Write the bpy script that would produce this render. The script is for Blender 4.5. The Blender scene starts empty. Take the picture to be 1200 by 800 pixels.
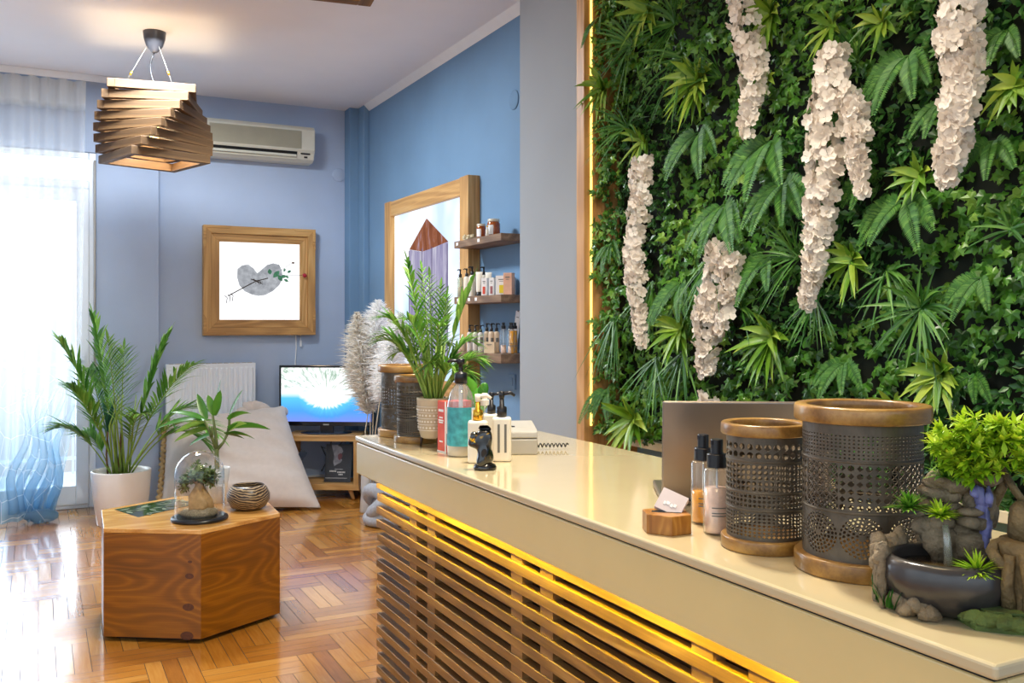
import bpy, math, random
from mathutils import Vector, Matrix, noise

random.seed(7)
C = bpy.context.scene.collection
SC = bpy.context.scene
R = math.radians
V = Vector

# ------------------------------------------------------------------ camera
CAM_H = 1.35
YAW = R(27.2)
S_, C_ = math.sin(YAW), math.cos(YAW)
F = 1080.0
cam_d = bpy.data.cameras.new('camera')
cam = bpy.data.objects.new('camera', cam_d)
C.objects.link(cam)
cam.location = (0, 0, CAM_H)
cam.rotation_euler = (R(90), 0, -YAW)
cam_d.sensor_width = 36
cam_d.lens = F / 1200 * 36
cam_d.shift_y = -23 / 1200
cam_d.clip_start = 0.05
SC.camera = cam

# ------------------------------------------------------------------ world and exposure
SC.view_settings.view_transform = 'Standard'
SC.view_settings.look = 'None'
SC.view_settings.gamma = 1
SC.view_settings.use_curve_mapping = False
SC.view_settings.exposure = 0.02
SC.cycles.use_denoising = True
SC.cycles.max_bounces = 10
SC.cycles.transparent_max_bounces = 24
SC.cycles.caustics_reflective = False
SC.cycles.caustics_refractive = False
SC.cycles.sample_clamp_indirect = 6

world = bpy.data.worlds.new('world')
SC.world = world
world.use_nodes = True
wn = world.node_tree
wn.nodes.clear()
wo = wn.nodes.new('ShaderNodeOutputWorld')
wb = wn.nodes.new('ShaderNodeBackground')
wr = wn.nodes.new('ShaderNodeValToRGB')
wt = wn.nodes.new('ShaderNodeTexCoord')
ws = wn.nodes.new('ShaderNodeSeparateXYZ')
wn.links.new(wt.outputs['Generated'], ws.inputs[0])
wm = wn.nodes.new('ShaderNodeMapRange')
wm.inputs['From Min'].default_value = -1
wn.links.new(ws.outputs['Z'], wm.inputs['Value'])
wn.links.new(wm.outputs[0], wr.inputs[0])
wr.color_ramp.elements[0].position = 0.40
wr.color_ramp.elements[0].color = (0.34, 0.36, 0.38, 1)
wr.color_ramp.elements[1].position = 0.56
wr.color_ramp.elements[1].color = (0.70, 0.85, 1.0, 1)
wb.inputs['Strength'].default_value = 1.75
wn.links.new(wr.outputs[0], wb.inputs[0])
wn.links.new(wb.outputs[0], wo.inputs[0])


def lamp(name, kind, loc, energy, col, rot=(0, 0, 0), **kw):
    l = bpy.data.lights.new(name, kind)
    l.energy = energy
    l.color = col
    for k, v in kw.items():
        setattr(l, k, v)
    o = bpy.data.objects.new(name, l)
    o.location = loc
    o.rotation_euler = rot
    C.objects.link(o)
    return o


# daylight from the balcony door (outside the glass)
lamp('balcony_daylight', 'AREA', (-0.45, 8.3, 1.6), 110, (0.74, 0.87, 1.0), (R(-90), 0, 0), shape='RECTANGLE', size=1.9, size_y=2.4)
# warm ceiling lamp above the reception desk, then two unseen fill lights
lamp('desk_ceiling_lamp', 'AREA', (0.75, 0.85, 3.05), 15, (1.0, 0.76, 0.42), (0, 0, 0), shape='DISK', size=0.5)
lamp('plant_wall_fill', 'AREA', (1.25, 2.0, 3.05), 130, (1.0, 0.93, 0.78), (0, R(42), 0), shape='DISK', size=0.35)  # unseen, added to brighten the plant wall
lamp('room_fill_light', 'AREA', (0.55, 5.5, 3.05), 105, (0.86, 0.94, 1.0), (0, 0, 0), shape='DISK', size=0.6)  # unseen cool fill, added to brighten the far walls


# ------------------------------------------------------------------ pixel bookkeeping
def at(x, y, d):
    u = (x - 600) / F
    return V((d * S_ + u * d * C_, d * C_ - u * d * S_, CAM_H - (y - 377) * d / F))


def dX(x, X):
    return F * X / (C_ * (x - 45))


def atX(x, y, X):
    d = dX(x, X)
    return V((X, (d - X * S_) / C_, CAM_H - (y - 377) * d / F))


def dY(x, Y):
    return Y / (C_ - (x - 600) / F * S_)


def atY(x, y, Y):
    return at(x, y, dY(x, Y))


# ------------------------------------------------------------------ materials
def lin(h):
    h = h.lstrip('#')
    out = []
    for i in (0, 2, 4):
        c = int(h[i:i + 2], 16) / 255
        out.append(c / 12.92 if c <= 0.04045 else ((c + 0.055) / 1.055) ** 2.4)
    return tuple(out)


MATS = {}


def base_mat(name):
    m = bpy.data.materials.new(name)
    m.use_nodes = True
    nt = m.node_tree
    nt.nodes.clear()
    out = nt.nodes.new('ShaderNodeOutputMaterial')
    b = nt.nodes.new('ShaderNodeBsdfPrincipled')
    nt.links.new(b.outputs[0], out.inputs[0])
    MATS[name] = m
    return m, nt, b, out


def coords(nt, scale=(1, 1, 1), rot=(0, 0, 0), space='Object'):
    tc = nt.nodes.new('ShaderNodeTexCoord')
    mp = nt.nodes.new('ShaderNodeMapping')
    mp.inputs['Scale'].default_value = scale
    mp.inputs['Rotation'].default_value = rot
    nt.links.new(tc.outputs[space], mp.inputs[0])
    return mp.outputs[0]


def nz(nt, vec, scale, detail=3, rough=.5, dist=0):
    n = nt.nodes.new('ShaderNodeTexNoise')
    n.inputs['Scale'].default_value = scale
    n.inputs['Detail'].default_value = detail
    n.inputs['Roughness'].default_value = rough
    n.inputs['Distortion'].default_value = dist
    nt.links.new(vec, n.inputs['Vector'])
    return n.outputs['Fac']


def ramp(nt, fac, stops):
    r = nt.nodes.new('ShaderNodeValToRGB')
    el = r.color_ramp.elements
    while len(el) < len(stops):
        el.new(0.5)
    for e, (p, c) in zip(el, stops):
        e.position = p
        e.color = (*c, 1)
    nt.links.new(fac, r.inputs[0])
    return r.outputs[0]


def bumpn(nt, b, fac, strength, dist=.01):
    bu = nt.nodes.new('ShaderNodeBump')
    bu.inputs['Strength'].default_value = strength
    bu.inputs['Distance'].default_value = dist
    nt.links.new(fac, bu.inputs['Height'])
    nt.links.new(bu.outputs[0], b.inputs['Normal'])


def mat(name, col, rough=.5, metal=0, var=.08, vs=12, bump=0, bs=60, coat=0, spec=.5, trans=0, emit=0, ecol=None, sheen=0, sub=0):
    m, nt, b, out = base_mat(name)
    c = lin(col)
    vec = coords(nt)
    f = nz(nt, vec, vs, 4)
    lo = tuple(x * (1 - var) for x in c)
    hi = tuple(min(1, x * (1 + var)) for x in c)
    nt.links.new(ramp(nt, f, [(.3, lo), (.7, hi)]), b.inputs['Base Color'])
    b.inputs['Roughness'].default_value = rough
    b.inputs['Metallic'].default_value = metal
    b.inputs['Specular IOR Level'].default_value = spec
    b.inputs['Coat Weight'].default_value = coat
    b.inputs['Coat Roughness'].default_value = .08
    b.inputs['Transmission Weight'].default_value = trans
    b.inputs['Sheen Weight'].default_value = sheen
    if emit:
        b.inputs['Emission Color'].default_value = (*(lin(ecol) if ecol else c), 1)
        b.inputs['Emission Strength'].default_value = emit
    if bump:
        bumpn(nt, b, nz(nt, vec, bs, 5), bump)
    return m


def wood(name, dark, mid, light, axis=0, sc=1.0, rough=.45, knots=False, coat=0.0, cross=14, along=1.1, fig=.15, rings=30):
    """long grain along one object axis: broad tone, contour figure of the growth rings, fine pores"""
    m, nt, b, out = base_mat(name)

    def vecs(c, a):
        q = [c * sc] * 3
        q[axis] = a * sc
        return coords(nt, tuple(q))

    def mth(op, a, b_=None, c=None):
        n = nt.nodes.new('ShaderNodeMath')
        n.operation = op
        for i, v in enumerate((a, b_, c)):
            if v is None:
                continue
            if isinstance(v, (int, float)):
                n.inputs[i].default_value = v
            else:
                nt.links.new(v, n.inputs[i])
        return n.outputs[0]
    broad = nz(nt, vecs(cross, along), .6, 3, .5, .4)
    field = nz(nt, vecs(cross * .34, along * .55), 1.0, 2, .45, .3)
    ring = mth('MULTIPLY_ADD', mth('SINE', mth('MULTIPLY', field, rings * 2.2)), .5, .5)
    ring = mth('POWER', ring, 1.6)
    fine = nz(nt, vecs(190, 5), 1, 3)
    tot = mth('MULTIPLY_ADD', broad, .42, mth('MULTIPLY_ADD', ring, fig, mth('MULTIPLY', fine, .30)))
    col = ramp(nt, tot, [(.22, lin(dark)), (.46, lin(mid)), (.72, lin(light))])
    if knots:
        vo = nt.nodes.new('ShaderNodeTexVoronoi')
        vo.inputs['Scale'].default_value = 5.0
        ks = [1, 1, 1]
        ks[axis] = .55
        nt.links.new(coords(nt, tuple(ks)), vo.inputs['Vector'])
        kf = ramp(nt, vo.outputs['Distance'], [(.05, (.8, .8, .8)), (.11, (0, 0, 0))])
        mixk = nt.nodes.new('ShaderNodeMixRGB')
        nt.links.new(kf, mixk.inputs[0])
        nt.links.new(col, mixk.inputs[1])
        mixk.inputs[2].default_value = (*lin(dark), 1)
        col = mixk.outputs[0]
    nt.links.new(col, b.inputs['Base Color'])
    b.inputs['Roughness'].default_value = rough
    b.inputs['Coat Weight'].default_value = coat
    b.inputs['Coat Roughness'].default_value = .12
    bumpn(nt, b, tot, .12, .003)
    return m


def glassy(name, tint='FFFFFF', refl=.12, rough=.02, body=0.0, bodycol='FFFFFF'):
    """thin clear wall: see-through, brighter mirror at grazing angles, optional milky body"""
    m = bpy.data.materials.new(name)
    m.use_nodes = True
    nt = m.node_tree
    nt.nodes.clear()
    out = nt.nodes.new('ShaderNodeOutputMaterial')
    t = nt.nodes.new('ShaderNodeBsdfTransparent')
    t.inputs[0].default_value = (*lin(tint), 1)
    g = nt.nodes.new('ShaderNodeBsdfGlossy')
    g.inputs['Roughness'].default_value = rough
    lw = nt.nodes.new('ShaderNodeLayerWeight')
    lw.inputs['Blend'].default_value = .25
    mr = nt.nodes.new('ShaderNodeMapRange')
    mr.inputs['To Min'].default_value = refl * .35
    mr.inputs['To Max'].default_value = min(1, refl * 6)
    nt.links.new(lw.outputs['Facing'], mr.inputs['Value'])
    mx = nt.nodes.new('ShaderNodeMixShader')
    nt.links.new(mr.outputs[0], mx.inputs[0])
    nt.links.new(t.outputs[0], mx.inputs[1])
    nt.links.new(g.outputs[0], mx.inputs[2])
    last = mx
    if body:
        d = nt.nodes.new('ShaderNodeBsdfDiffuse')
        d.inputs[0].default_value = (*lin(bodycol), 1)
        m2 = nt.nodes.new('ShaderNodeMixShader')
        m2.inputs[0].default_value = body
        nt.links.new(mx.outputs[0], m2.inputs[1])
        nt.links.new(d.outputs[0], m2.inputs[2])
        last = m2
    nt.links.new(last.outputs[0], out.inputs[0])
    return m


def leafmat(name, a, b_, c, rough=.42, vs=30, transl=.25):
    m, nt, b, out = base_mat(name)
    at_ = nt.nodes.new('ShaderNodeAttribute')
    at_.attribute_name = 'tone'
    vec = coords(nt)
    f = nz(nt, vec, vs, 3)
    ad = nt.nodes.new('ShaderNodeMath')
    ad.operation = 'MULTIPLY_ADD'
    ad.inputs[1].default_value = .30
    nt.links.new(f, ad.inputs[0])
    mu = nt.nodes.new('ShaderNodeMath')
    mu.operation = 'MULTIPLY'
    mu.inputs[1].default_value = .72
    nt.links.new(at_.outputs['Fac'], mu.inputs[0])
    nt.links.new(mu.outputs[0], ad.inputs[2])
    col = ramp(nt, ad.outputs[0], [(.12, lin(a)), (.5, lin(b_)), (.88, lin(c))])
    nt.links.new(col, b.inputs['Base Color'])
    b.inputs['Roughness'].default_value = rough
    if transl:
        tr = nt.nodes.new('ShaderNodeBsdfTranslucent')
        nt.links.new(col, tr.inputs[0])
        mx = nt.nodes.new('ShaderNodeMixShader')
        mx.inputs[0].default_value = transl
        nt.links.new(b.outputs[0], mx.inputs[1])
        nt.links.new(tr.outputs[0], mx.inputs[2])
        nt.links.new(mx.outputs[0], out.inputs[0])
    return m


def glow(name, col, strength):
    m = bpy.data.materials.new(name)
    m.use_nodes = True
    nt = m.node_tree
    nt.nodes.clear()
    out = nt.nodes.new('ShaderNodeOutputMaterial')
    e = nt.nodes.new('ShaderNodeEmission')
    e.inputs[0].default_value = (*lin(col), 1)
    e.inputs[1].default_value = strength
    nt.links.new(e.outputs[0], out.inputs[0])
    return m


M_BACK = mat('back_wall_paint', 'B0C0DA', .85, var=.04, vs=2.5, bump=.05, bs=120)
M_BLUE = mat('blue_wall_paint', '7092B2', .8, var=.06, vs=2.0, bump=.05, bs=120)
M_PIER = mat('pier_paint', '9EA3A8', .85, var=.03, vs=2)
M_CEIL = mat('ceiling_paint', 'F4F6FC', .9, var=.02, vs=2)
M_WHITE = mat('white_paint', 'EFF1F3', .4, var=.02)
M_UPVC = mat('door_white', 'E6EDF5', .3, var=.01)
M_COUNTER = mat('counter_lacquer', 'C9B892', .10, var=.015, coat=.5)
M_FASCIA = mat('fascia_lacquer', 'DAC48A', .22, var=.015, coat=.25)
M_SLAT = wood('slat_wood', '5A3C1C', '8C6434', 'B8905A', axis=1, rough=.5)
M_PINE = wood('pine_frame', '8E6234', 'C59658', 'E0BA80', axis=0, rough=.5, knots=True)
M_PINE_V = wood('pine_frame_upright', '8E6234', 'C59658', 'E0BA80', axis=2, rough=.5, knots=True)
M_PINE_Y = wood('pine_frame_side', '8E6234', 'C59658', 'E0BA80', axis=1, rough=.5, knots=True)
M_POST = wood('post_wood', '9A6630', 'C8945A', 'DEB07A', axis=2, rough=.45, knots=True)
M_HEX = wood('table_pine', '5C3402', '824C04', 'A66E16', axis=0, rough=.30, coat=.2, cross=8, along=1.3, fig=.15, rings=120)
M_HEXTOP = wood('table_top_pine', 'AC7430', 'CC9650', 'E2B676', axis=0, rough=.2, coat=.4, cross=10, along=1.4, fig=.2)
M_LAMPW = wood('lamp_wood', '3E2C18', '6A4C2C', '8E7048', axis=0, rough=.6, fig=.15)
M_RIM = wood('lantern_wood', '68451C', '9A7034', 'BE9450', axis=0, rough=.32, coat=.25, cross=22, along=7, fig=.2, rings=16)
M_SHELF = wood('shelf_wood', '564032', '84684F', 'AC9278', axis=1, rough=.6)
M_CARDW = wood('holder_wood', '7C4818', 'A36C2A', 'C08C42', axis=2, rough=.35, cross=40, along=10)
M_METAL = mat('pierced_iron', '5E5446', .45, metal=.45, var=.3, vs=30)
M_BLACK = mat('black_plastic', '15151A', .3, var=.05)
M_BLACKG = mat('black_gloss', '0E0E12', .12, var=.05, coat=.5)
M_CHROME = mat('chrome', 'C8CBD0', .2, metal=1)
M_WIRE = mat('steel_wire', 'C0BBB0', .35, metal=.6)
M_CERAM = mat('white_ceramic', 'EFEAE4', .25, var=.02, coat=.3)
M_SOIL = mat('soil', '3A2A1C', .95, var=.4, vs=60, bump=.6, bs=120)
M_CLOTH = mat('cushion_cloth', 'CFC3BB', .9, var=.03, vs=30, bump=.15, bs=220, sheen=.2)
M_PIPING = mat('piping_cloth', 'B29468', .9, var=.2, vs=80)
M_NAVY = mat('navy_tag', '1B2A3E', .6)
M_AC = mat('ac_plastic', 'DCD8C6', .45, var=.03)
M_ACG = mat('ac_grille_plastic', 'B8B29C', .5, var=.04)
M_DARK = mat('dark_void', '0C0B0A', .8)
M_PRICE = mat('price_card', 'F2F2F2', .6)
M_LAPTOP = mat('laptop_metal', '8E837A', .32, metal=.85, var=.03)
M_GREY = mat('grey_plastic', 'A9A59F', .45, var=.03)
M_TERRA = mat('pot_biscuit', 'C9B596', .8, var=.06)
M_CREAM = mat('cream_plastic', 'EDE4D4', .3, var=.03)
M_BEIGE = mat('beige_liquid', 'D9BFA0', .3, var=.05)
M_GOLD = mat('gold', 'D9A83A', .25, metal=.9)
M_AMBER = mat('amber_liquid', 'F2A400', .12, var=.12, vs=30, coat=.5)
M_HONEY = mat('honey', '9C4B14', .12, var=.3, vs=60, coat=.6)
M_PINK = mat('pink_liquid', 'F4CDB8', .2, var=.12, vs=80, coat=.4)
M_RED = mat('red_carton', 'D9523C', .5, var=.12, vs=25)
M_TEAL = mat('teal_label', '3F9AA3', .35, var=.35, vs=60)
M_TEALS = mat('teal_solid', '129A9A', .35)
M_INK = mat('grey_ink', '6C6A66', .6)
M_INKW = mat('white_ink', 'F4F2EE', .5)
M_CLEAR = glassy('clear_plastic', 'F8F8F6', .12, .05, .03, 'FFFFFF')
M_GLASS = glassy('clear_glass', 'FBFDFD', .16, .01)
M_PANE = glassy('window_glass', 'FFFFFF', .10, .0)
M_MILK = glassy('milky_glass', 'FFFFFF', .15, .1, .45, 'F2F2F2')
M_LIT = glow('lit_panel', 'FBFCFF', 1.4)

L_IVY = leafmat('ivy_leaf', '24481A', '528E2A', '9EC652', .34)
L_BOX = leafmat('box_leaf', '1E4620', '467E36', '8CB866', .32)
L_FERN = leafmat('fern_leaf', '1E4A18', '3C7426', '74A444', .5)
L_FERNB = leafmat('tuft_leaf', '2A5A14', '5C9A24', '9CC848', .5)
L_GRASS = leafmat('grass_leaf', '1C4A18', '3C7426', '74A445', .4)
L_ROSET = leafmat('rosette_leaf', '2C5E16', '669428', 'B4C84C', .38)
L_PALM = leafmat('palm_leaf', '2C5E1E', '5C9436', '9CC45C', .42)
L_PALMB = leafmat('palm_leaf_blue', '24564A', '4C8A62', '86BC84', .45)
L_DRAC = leafmat('dracaena_leaf', '2A5A18', '4F8A2C', 'A8C45A', .3)
L_LIME = leafmat('lime_leaf', '5E9414', 'A6CC20', 'DCEB4C', .5)
L_MOSS = leafmat('moss_leaf', '36482A', '5C7040', '8A9A62', .8)
L_PETAL = leafmat('petal', 'CDBDAE', 'F0E6DA', 'FDF7F0', .7, transl=.3)
L_PLUME = leafmat('pampas_hair', 'DCD2C0', 'F6F3EC', 'FFFFFF', .9, transl=.5)
L_CACT = leafmat('cactus_skin', '2C6A14', '4E9A22', '78BC3C', .4, transl=0)


# ------------------------------------------------------------------ mesh builder
class MB:
    def __init__(s):
        s.v, s.f, s.m, s.s, s.t = [], [], [], [], []
        s.tone = 0.5

    def add(s, verts, faces, mi=0, smooth=False):
        o = len(s.v)
        s.v.extend([tuple(p) for p in verts])
        for f in faces:
            s.f.append(tuple(i + o for i in f))
            s.m.append(mi)
            s.s.append(smooth)
            s.t.append(s.tone)

    def box(s, c, size, rot=None, mi=0):
        c = V(c)
        h = [x / 2 for x in size]
        pts = [V((x * h[0], y * h[1], z * h[2])) for x in (-1, 1) for y in (-1, 1) for z in (-1, 1)]
        if rot is not None:
            pts = [rot @ p for p in pts]
        s.add([p + c for p in pts], [(0, 1, 3, 2), (4, 6, 7, 5), (0, 4, 5, 1), (2, 3, 7, 6), (0, 2, 6, 4), (1, 5, 7, 3)], mi)

    def box2(s, a, b, mi=0):
        s.box([(x + y) / 2 for x, y in zip(a, b)], [abs(y - x) for x, y in zip(a, b)], None, mi)

    def tube(s, pts, r, n=8, caps=True, mi=0, smooth=True, flat=1.0):
        pts = [V(p) for p in pts]
        k = len(pts)
        rs = r if isinstance(r, (list, tuple)) else [r] * k
        vs, prev = [], None
        for i, p in enumerate(pts):
            t = (pts[min(i + 1, k - 1)] - pts[max(i - 1, 0)])
            t = t.normalized() if t.length > 1e-9 else V((0, 0, 1))
            if prev is None:
                a = V((0, 0, 1)) if abs(t.z) < .9 else V((1, 0, 0))
                prev = (a - t * a.dot(t)).normalized()
            else:
                q = prev - t * prev.dot(t)
                prev = q.normalized() if q.length > 1e-6 else prev
            b = t.cross(prev)
            for j in range(n):
                an = 2 * math.pi * j / n
                vs.append(p + prev * math.cos(an) * rs[i] + b * math.sin(an) * rs[i] * flat)
        fs = []
        for i in range(k - 1):
            for j in range(n):
                j2 = (j + 1) % n
                fs.append((i * n + j, i * n + j2, (i + 1) * n + j2, (i + 1) * n + j))
        s.add(vs, fs, mi, smooth)
        if caps:
            o = len(s.v) - len(vs)
            for ring, rev in ((0, True), (k - 1, False)):
                idx = [o + ring * n + j for j in range(n)]
                if rev:
                    idx.reverse()
                s.f.append(tuple(idx)); s.m.append(mi); s.s.append(False); s.t.append(s.tone)

    def lathe(s, prof, n=32, c=(0, 0, 0), mi=0, smooth=True, sx=1, sy=1, jit=0, rot=None):
        vs = []
        for (r, z) in prof:
            for j in range(n):
                a = 2 * math.pi * j / n
                rr = r
                p = V((rr * math.cos(a) * sx, rr * math.sin(a) * sy, z))
                if jit:
                    q = noise.noise_vector(p * 40) * jit
                    p = p + q
                if rot is not None:
                    p = rot @ p
                vs.append(p + V(c))
        fs = []
        for i in range(len(prof) - 1):
            for j in range(n):
                j2 = (j + 1) % n
                fs.append((i * n + j, i * n + j2, (i + 1) * n + j2, (i + 1) * n + j))
        s.add(vs, fs, mi, smooth)
        o = len(s.v) - len(vs)
        for ring, rev in ((0, True), (len(prof) - 1, False)):
            if prof[ring][0] > 1e-4:
                if ring and prof[ring] == prof[0]:
                    continue
                idx = [o + ring * n + j for j in range(n)]
                if rev:
                    idx.reverse()
                s.f.append(tuple(idx)); s.m.append(mi); s.s.append(False); s.t.append(s.tone)

    def ring(s, prof, n=48, c=(0, 0, 0), mi=0, smooth=True):
        """closed profile lathe"""
        vs = []
        k = len(prof)
        for (r, z) in prof:
            for j in range(n):
                a = 2 * math.pi * j / n
                vs.append((r * math.cos(a) + c[0], r * math.sin(a) + c[1], z + c[2]))
        fs = []
        for i in range(k):
            i2 = (i + 1) % k
            for j in range(n):
                j2 = (j + 1) % n
                fs.append((i * n + j, i * n + j2, i2 * n + j2, i2 * n + j))
        s.add(vs, fs, mi, smooth)

    def ball(s, c, r, n=12, m=8, mi=0, rough=0, rot=None, fs_=25):
        rr = r if isinstance(r, (list, tuple)) else (r, r, r)
        c = V(c)
        vs = []
        for i in range(m + 1):
            ph = math.pi * i / m
            for j in range(n):
                a = 2 * math.pi * j / n
                p = V((rr[0] * math.sin(ph) * math.cos(a), rr[1] * math.sin(ph) * math.sin(a), -rr[2] * math.cos(ph)))
                if rough:
                    p = p * (1 + rough * noise.noise((p + c * 3) * fs_))
                if rot is not None:
                    p = rot @ p
                vs.append(p + c)
        fs = [(i * n + j, i * n + (j + 1) % n, (i + 1) * n + (j + 1) % n, (i + 1) * n + j) for i in range(m) for j in range(n)]
        s.add(vs, fs, mi, True)

    def prism(s, poly, z0, z1, mi=0, T=None):
        n = len(poly)
        vs = [V((x, y, z0)) for x, y in poly] + [V((x, y, z1)) for x, y in poly]
        if T is not None:
            vs = [T @ p for p in vs]
        fs = [tuple(range(n - 1, -1, -1)), tuple(range(n, 2 * n))]
        fs += [(i, (i + 1) % n, n + (i + 1) % n, n + i) for i in range(n)]
        s.add(vs, fs, mi)

    def poly(s, pts, mi=0):
        s.add(pts, [tuple(range(len(pts)))], mi)

    def blade(s, p, d, L, w, droop=.2, n=5, fold=.25, mi=0, up=V((0, 0, 1)), shape=0, roll=0):
        """a leaf blade: midrib that droops, two folded halves"""
        p, d = V(p), V(d).normalized()
        side = d.cross(up)
        if side.length < .05:
            side = d.cross(V((random.uniform(-1, 1), random.uniform(-1, 1), .3)))
        side.normalize()
        if roll:
            side = Matrix.Rotation(roll, 3, d) @ side
        nrm = side.cross(d)
        vs = []
        for i in range(n + 1):
            t = i / n
            c = p + d * (L * t) + V((0, 0, -1)) * (droop * L * t * t)
            if shape == 0:      # lance
                ww = w * (math.sin(math.pi * min(1, .06 + t * .94) ** .75) + .03)
            elif shape == 1:    # strap
                ww = w * min(1, .5 + t * 2) * (1 - t ** 4) + .0003
            else:               # oval
                ww = w * math.sin(math.pi * (.04 + t * .94))
            ww *= .5
            lift = nrm * (ww * fold)
            vs += [c - side * ww + lift, c, c + side * ww + lift]
        fs = []
        for i in range(n):
            a = i * 3
            fs += [(a, a + 1, a + 4, a + 3), (a + 1, a + 2, a + 5, a + 4)]
        s.add(vs, fs, mi, True)

    def build(s, name, mats, parent=None, bevel=0, loc=None, rz=None, solid=0, subsurf=0, seg=2):
        me = bpy.data.meshes.new(name)
        me.from_pydata(s.v, [], s.f)
        mats = mats if isinstance(mats, (list, tuple)) else [mats]
        for m in mats:
            me.materials.append(m)
        me.polygons.foreach_set('material_index', s.m)
        me.polygons.foreach_set('use_smooth', s.s)
        at_ = me.attributes.new('tone', 'FLOAT', 'FACE')
        at_.data.foreach_set('value', s.t)
        me.update()
        o = bpy.data.objects.new(name, me)
        C.objects.link(o)
        if parent is not None:
            o.parent = parent
        if loc is not None:
            o.location = loc
        if rz is not None:
            o.rotation_euler = (0, 0, rz)
        if solid:
            md = o.modifiers.new('solid', 'SOLIDIFY')
            md.thickness = solid
            md.offset = 0
        if bevel:
            md = o.modifiers.new('bevel', 'BEVEL')
            md.width = bevel
            md.segments = seg
            md.limit_method = 'ANGLE'
            md.angle_limit = R(40)
        if subsurf:
            md = o.modifiers.new('sub', 'SUBSURF')
            md.levels = subsurf
            md.render_levels = subsurf
        return o


def tag(o, label, cat, group=None, kind=None):
    o['label'] = label
    o['category'] = cat
    if group:
        o['group'] = group
    if kind:
        o['kind'] = kind
    return o


def thing(name, label, cat, loc=(0, 0, 0), rz=0, group=None):
    o = bpy.data.objects.new(name, None)
    o.empty_display_size = .05
    C.objects.link(o)
    o.location = loc
    o.rotation_euler = (0, 0, rz)
    return tag(o, label, cat, group)


def struct(name, mb, m, label, cat, **kw):
    o = mb.build(name, m, **kw)
    tag(o, label, cat, None, 'structure')
    return o


def kids(o):
    return [c for c in o.children]


def dup(root, loc, rz, label, group=None, scale=1.0):
    r = root.copy()
    C.objects.link(r)
    r.location = loc
    r.rotation_euler = (0, 0, rz)
    r.scale = (scale, scale, scale)
    r['label'] = label
    if group:
        r['group'] = group
    for ch in kids(root):
        c = ch.copy()
        C.objects.link(c)
        c.parent = r
        for g in kids(ch):
            d = g.copy()
            C.objects.link(d)
            d.parent = c
    return r


def lamp_child(parent, loc, energy, col, size=.03):
    l = bpy.data.lights.new('bulb_light', 'POINT')
    l.energy = energy
    l.color = col
    l.shadow_soft_size = size
    o = bpy.data.objects.new('bulb_light', l)
    C.objects.link(o)
    o.parent = parent
    o.location = loc
    return o


# ================================================================== THE SETTING
XW, YB, YL, HC = 2.38, 7.44, 7.34, 3.10     # blue wall, back wall, its projecting left part, ceiling
XL = -2.0
YN = -2.2                                    # near end left unbuilt so sky light floods in behind the camera

# floor: parquet blocks of three strips laid in herringbone
m, nt, b, out = base_mat('parquet')
a_ = nt.nodes.new('ShaderNodeAttribute'); a_.attribute_name = 'tone'
geo = nt.nodes.new('ShaderNodeNewGeometry')
gx = nz(nt, coords(nt, (5, 60, 1)), 1.2, 4, .6, .6)
gy = nz(nt, coords(nt, (60, 5, 1)), 1.2, 4, .6, .6)
a2 = nt.nodes.new('ShaderNodeAttribute'); a2.attribute_name = 'turn'
mg = nt.nodes.new('ShaderNodeMixRGB')
nt.links.new(a2.outputs['Fac'], mg.inputs[0]); nt.links.new(gx, mg.inputs[1]); nt.links.new(gy, mg.inputs[2])
ma = nt.nodes.new('ShaderNodeMath'); ma.operation = 'MULTIPLY_ADD'; ma.inputs[1].default_value = .5
nt.links.new(mg.outputs[0], ma.inputs[0])
mb_ = nt.nodes.new('ShaderNodeMath'); mb_.operation = 'MULTIPLY'; mb_.inputs[1].default_value = .55
nt.links.new(a_.outputs['Fac'], mb_.inputs[0]); nt.links.new(mb_.outputs[0], ma.inputs[2])
nt.links.new(ramp(nt, ma.outputs[0], [(.15, lin('8C5216')), (.52, lin('B07228')), (.9, lin('CA9246'))]), b.inputs['Base Color'])
b.inputs['Roughness'].default_value = .22
b.inputs['Coat Weight'].default_value = .5
b.inputs['Coat Roughness'].default_value = .10
bumpn(nt, b, nz(nt, coords(nt), 5, 2), .06, .02)
M_PARQ = m
fl = MB()
turn = []
W_ = .062; BL = 3 * W_
gap = .0011
rng = random.Random(3)
x0, x1, y0, y1 = XL, XW, YN, YB


def plank(xa, ya, xb, yb, t):
    xa, xb = max(xa, x0), min(xb, x1)
    ya, yb = max(ya, y0), min(yb, y1)
    if xb - xa < .004 or yb - ya < .004:
        return
    fl.tone = rng.random()
    fl.add([(xa + gap, ya + gap, 0), (xb - gap, ya + gap, 0), (xb - gap, yb - gap, 0), (xa + gap, yb - gap, 0)], [(0, 1, 2, 3)])
    turn.append(t)


for n in range(-60, 80):
    for k in range(-40, 40):
        cx, cy = (n + 2 * k), (n - 2 * k)
        bx, by = cx * BL, cy * BL
        if bx > x1 + .6 or bx < x0 - .8 or by > y1 + .6 or by < y0 - .8:
            continue
        for i in range(3):
            plank(bx, by + i * W_, bx + 2 * BL, by + (i + 1) * W_, 0.0)
            plank(bx + i * W_, by + BL, bx + (i + 1) * W_, by + 3 * BL, 1.0)
fl.tone = .5
fl.box2((x0, y0, -.06), (x1, y1, -.0015), 1)
turn += [0.0] * 6
fo = struct('floor', fl, [M_PARQ, M_DARK], 'glossy honey-coloured oak parquet floor in a herringbone of strips', 'floor')
tt = fo.data.attributes.new('turn', 'FLOAT', 'FACE')
tt.data.foreach_set('value', turn)

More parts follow.
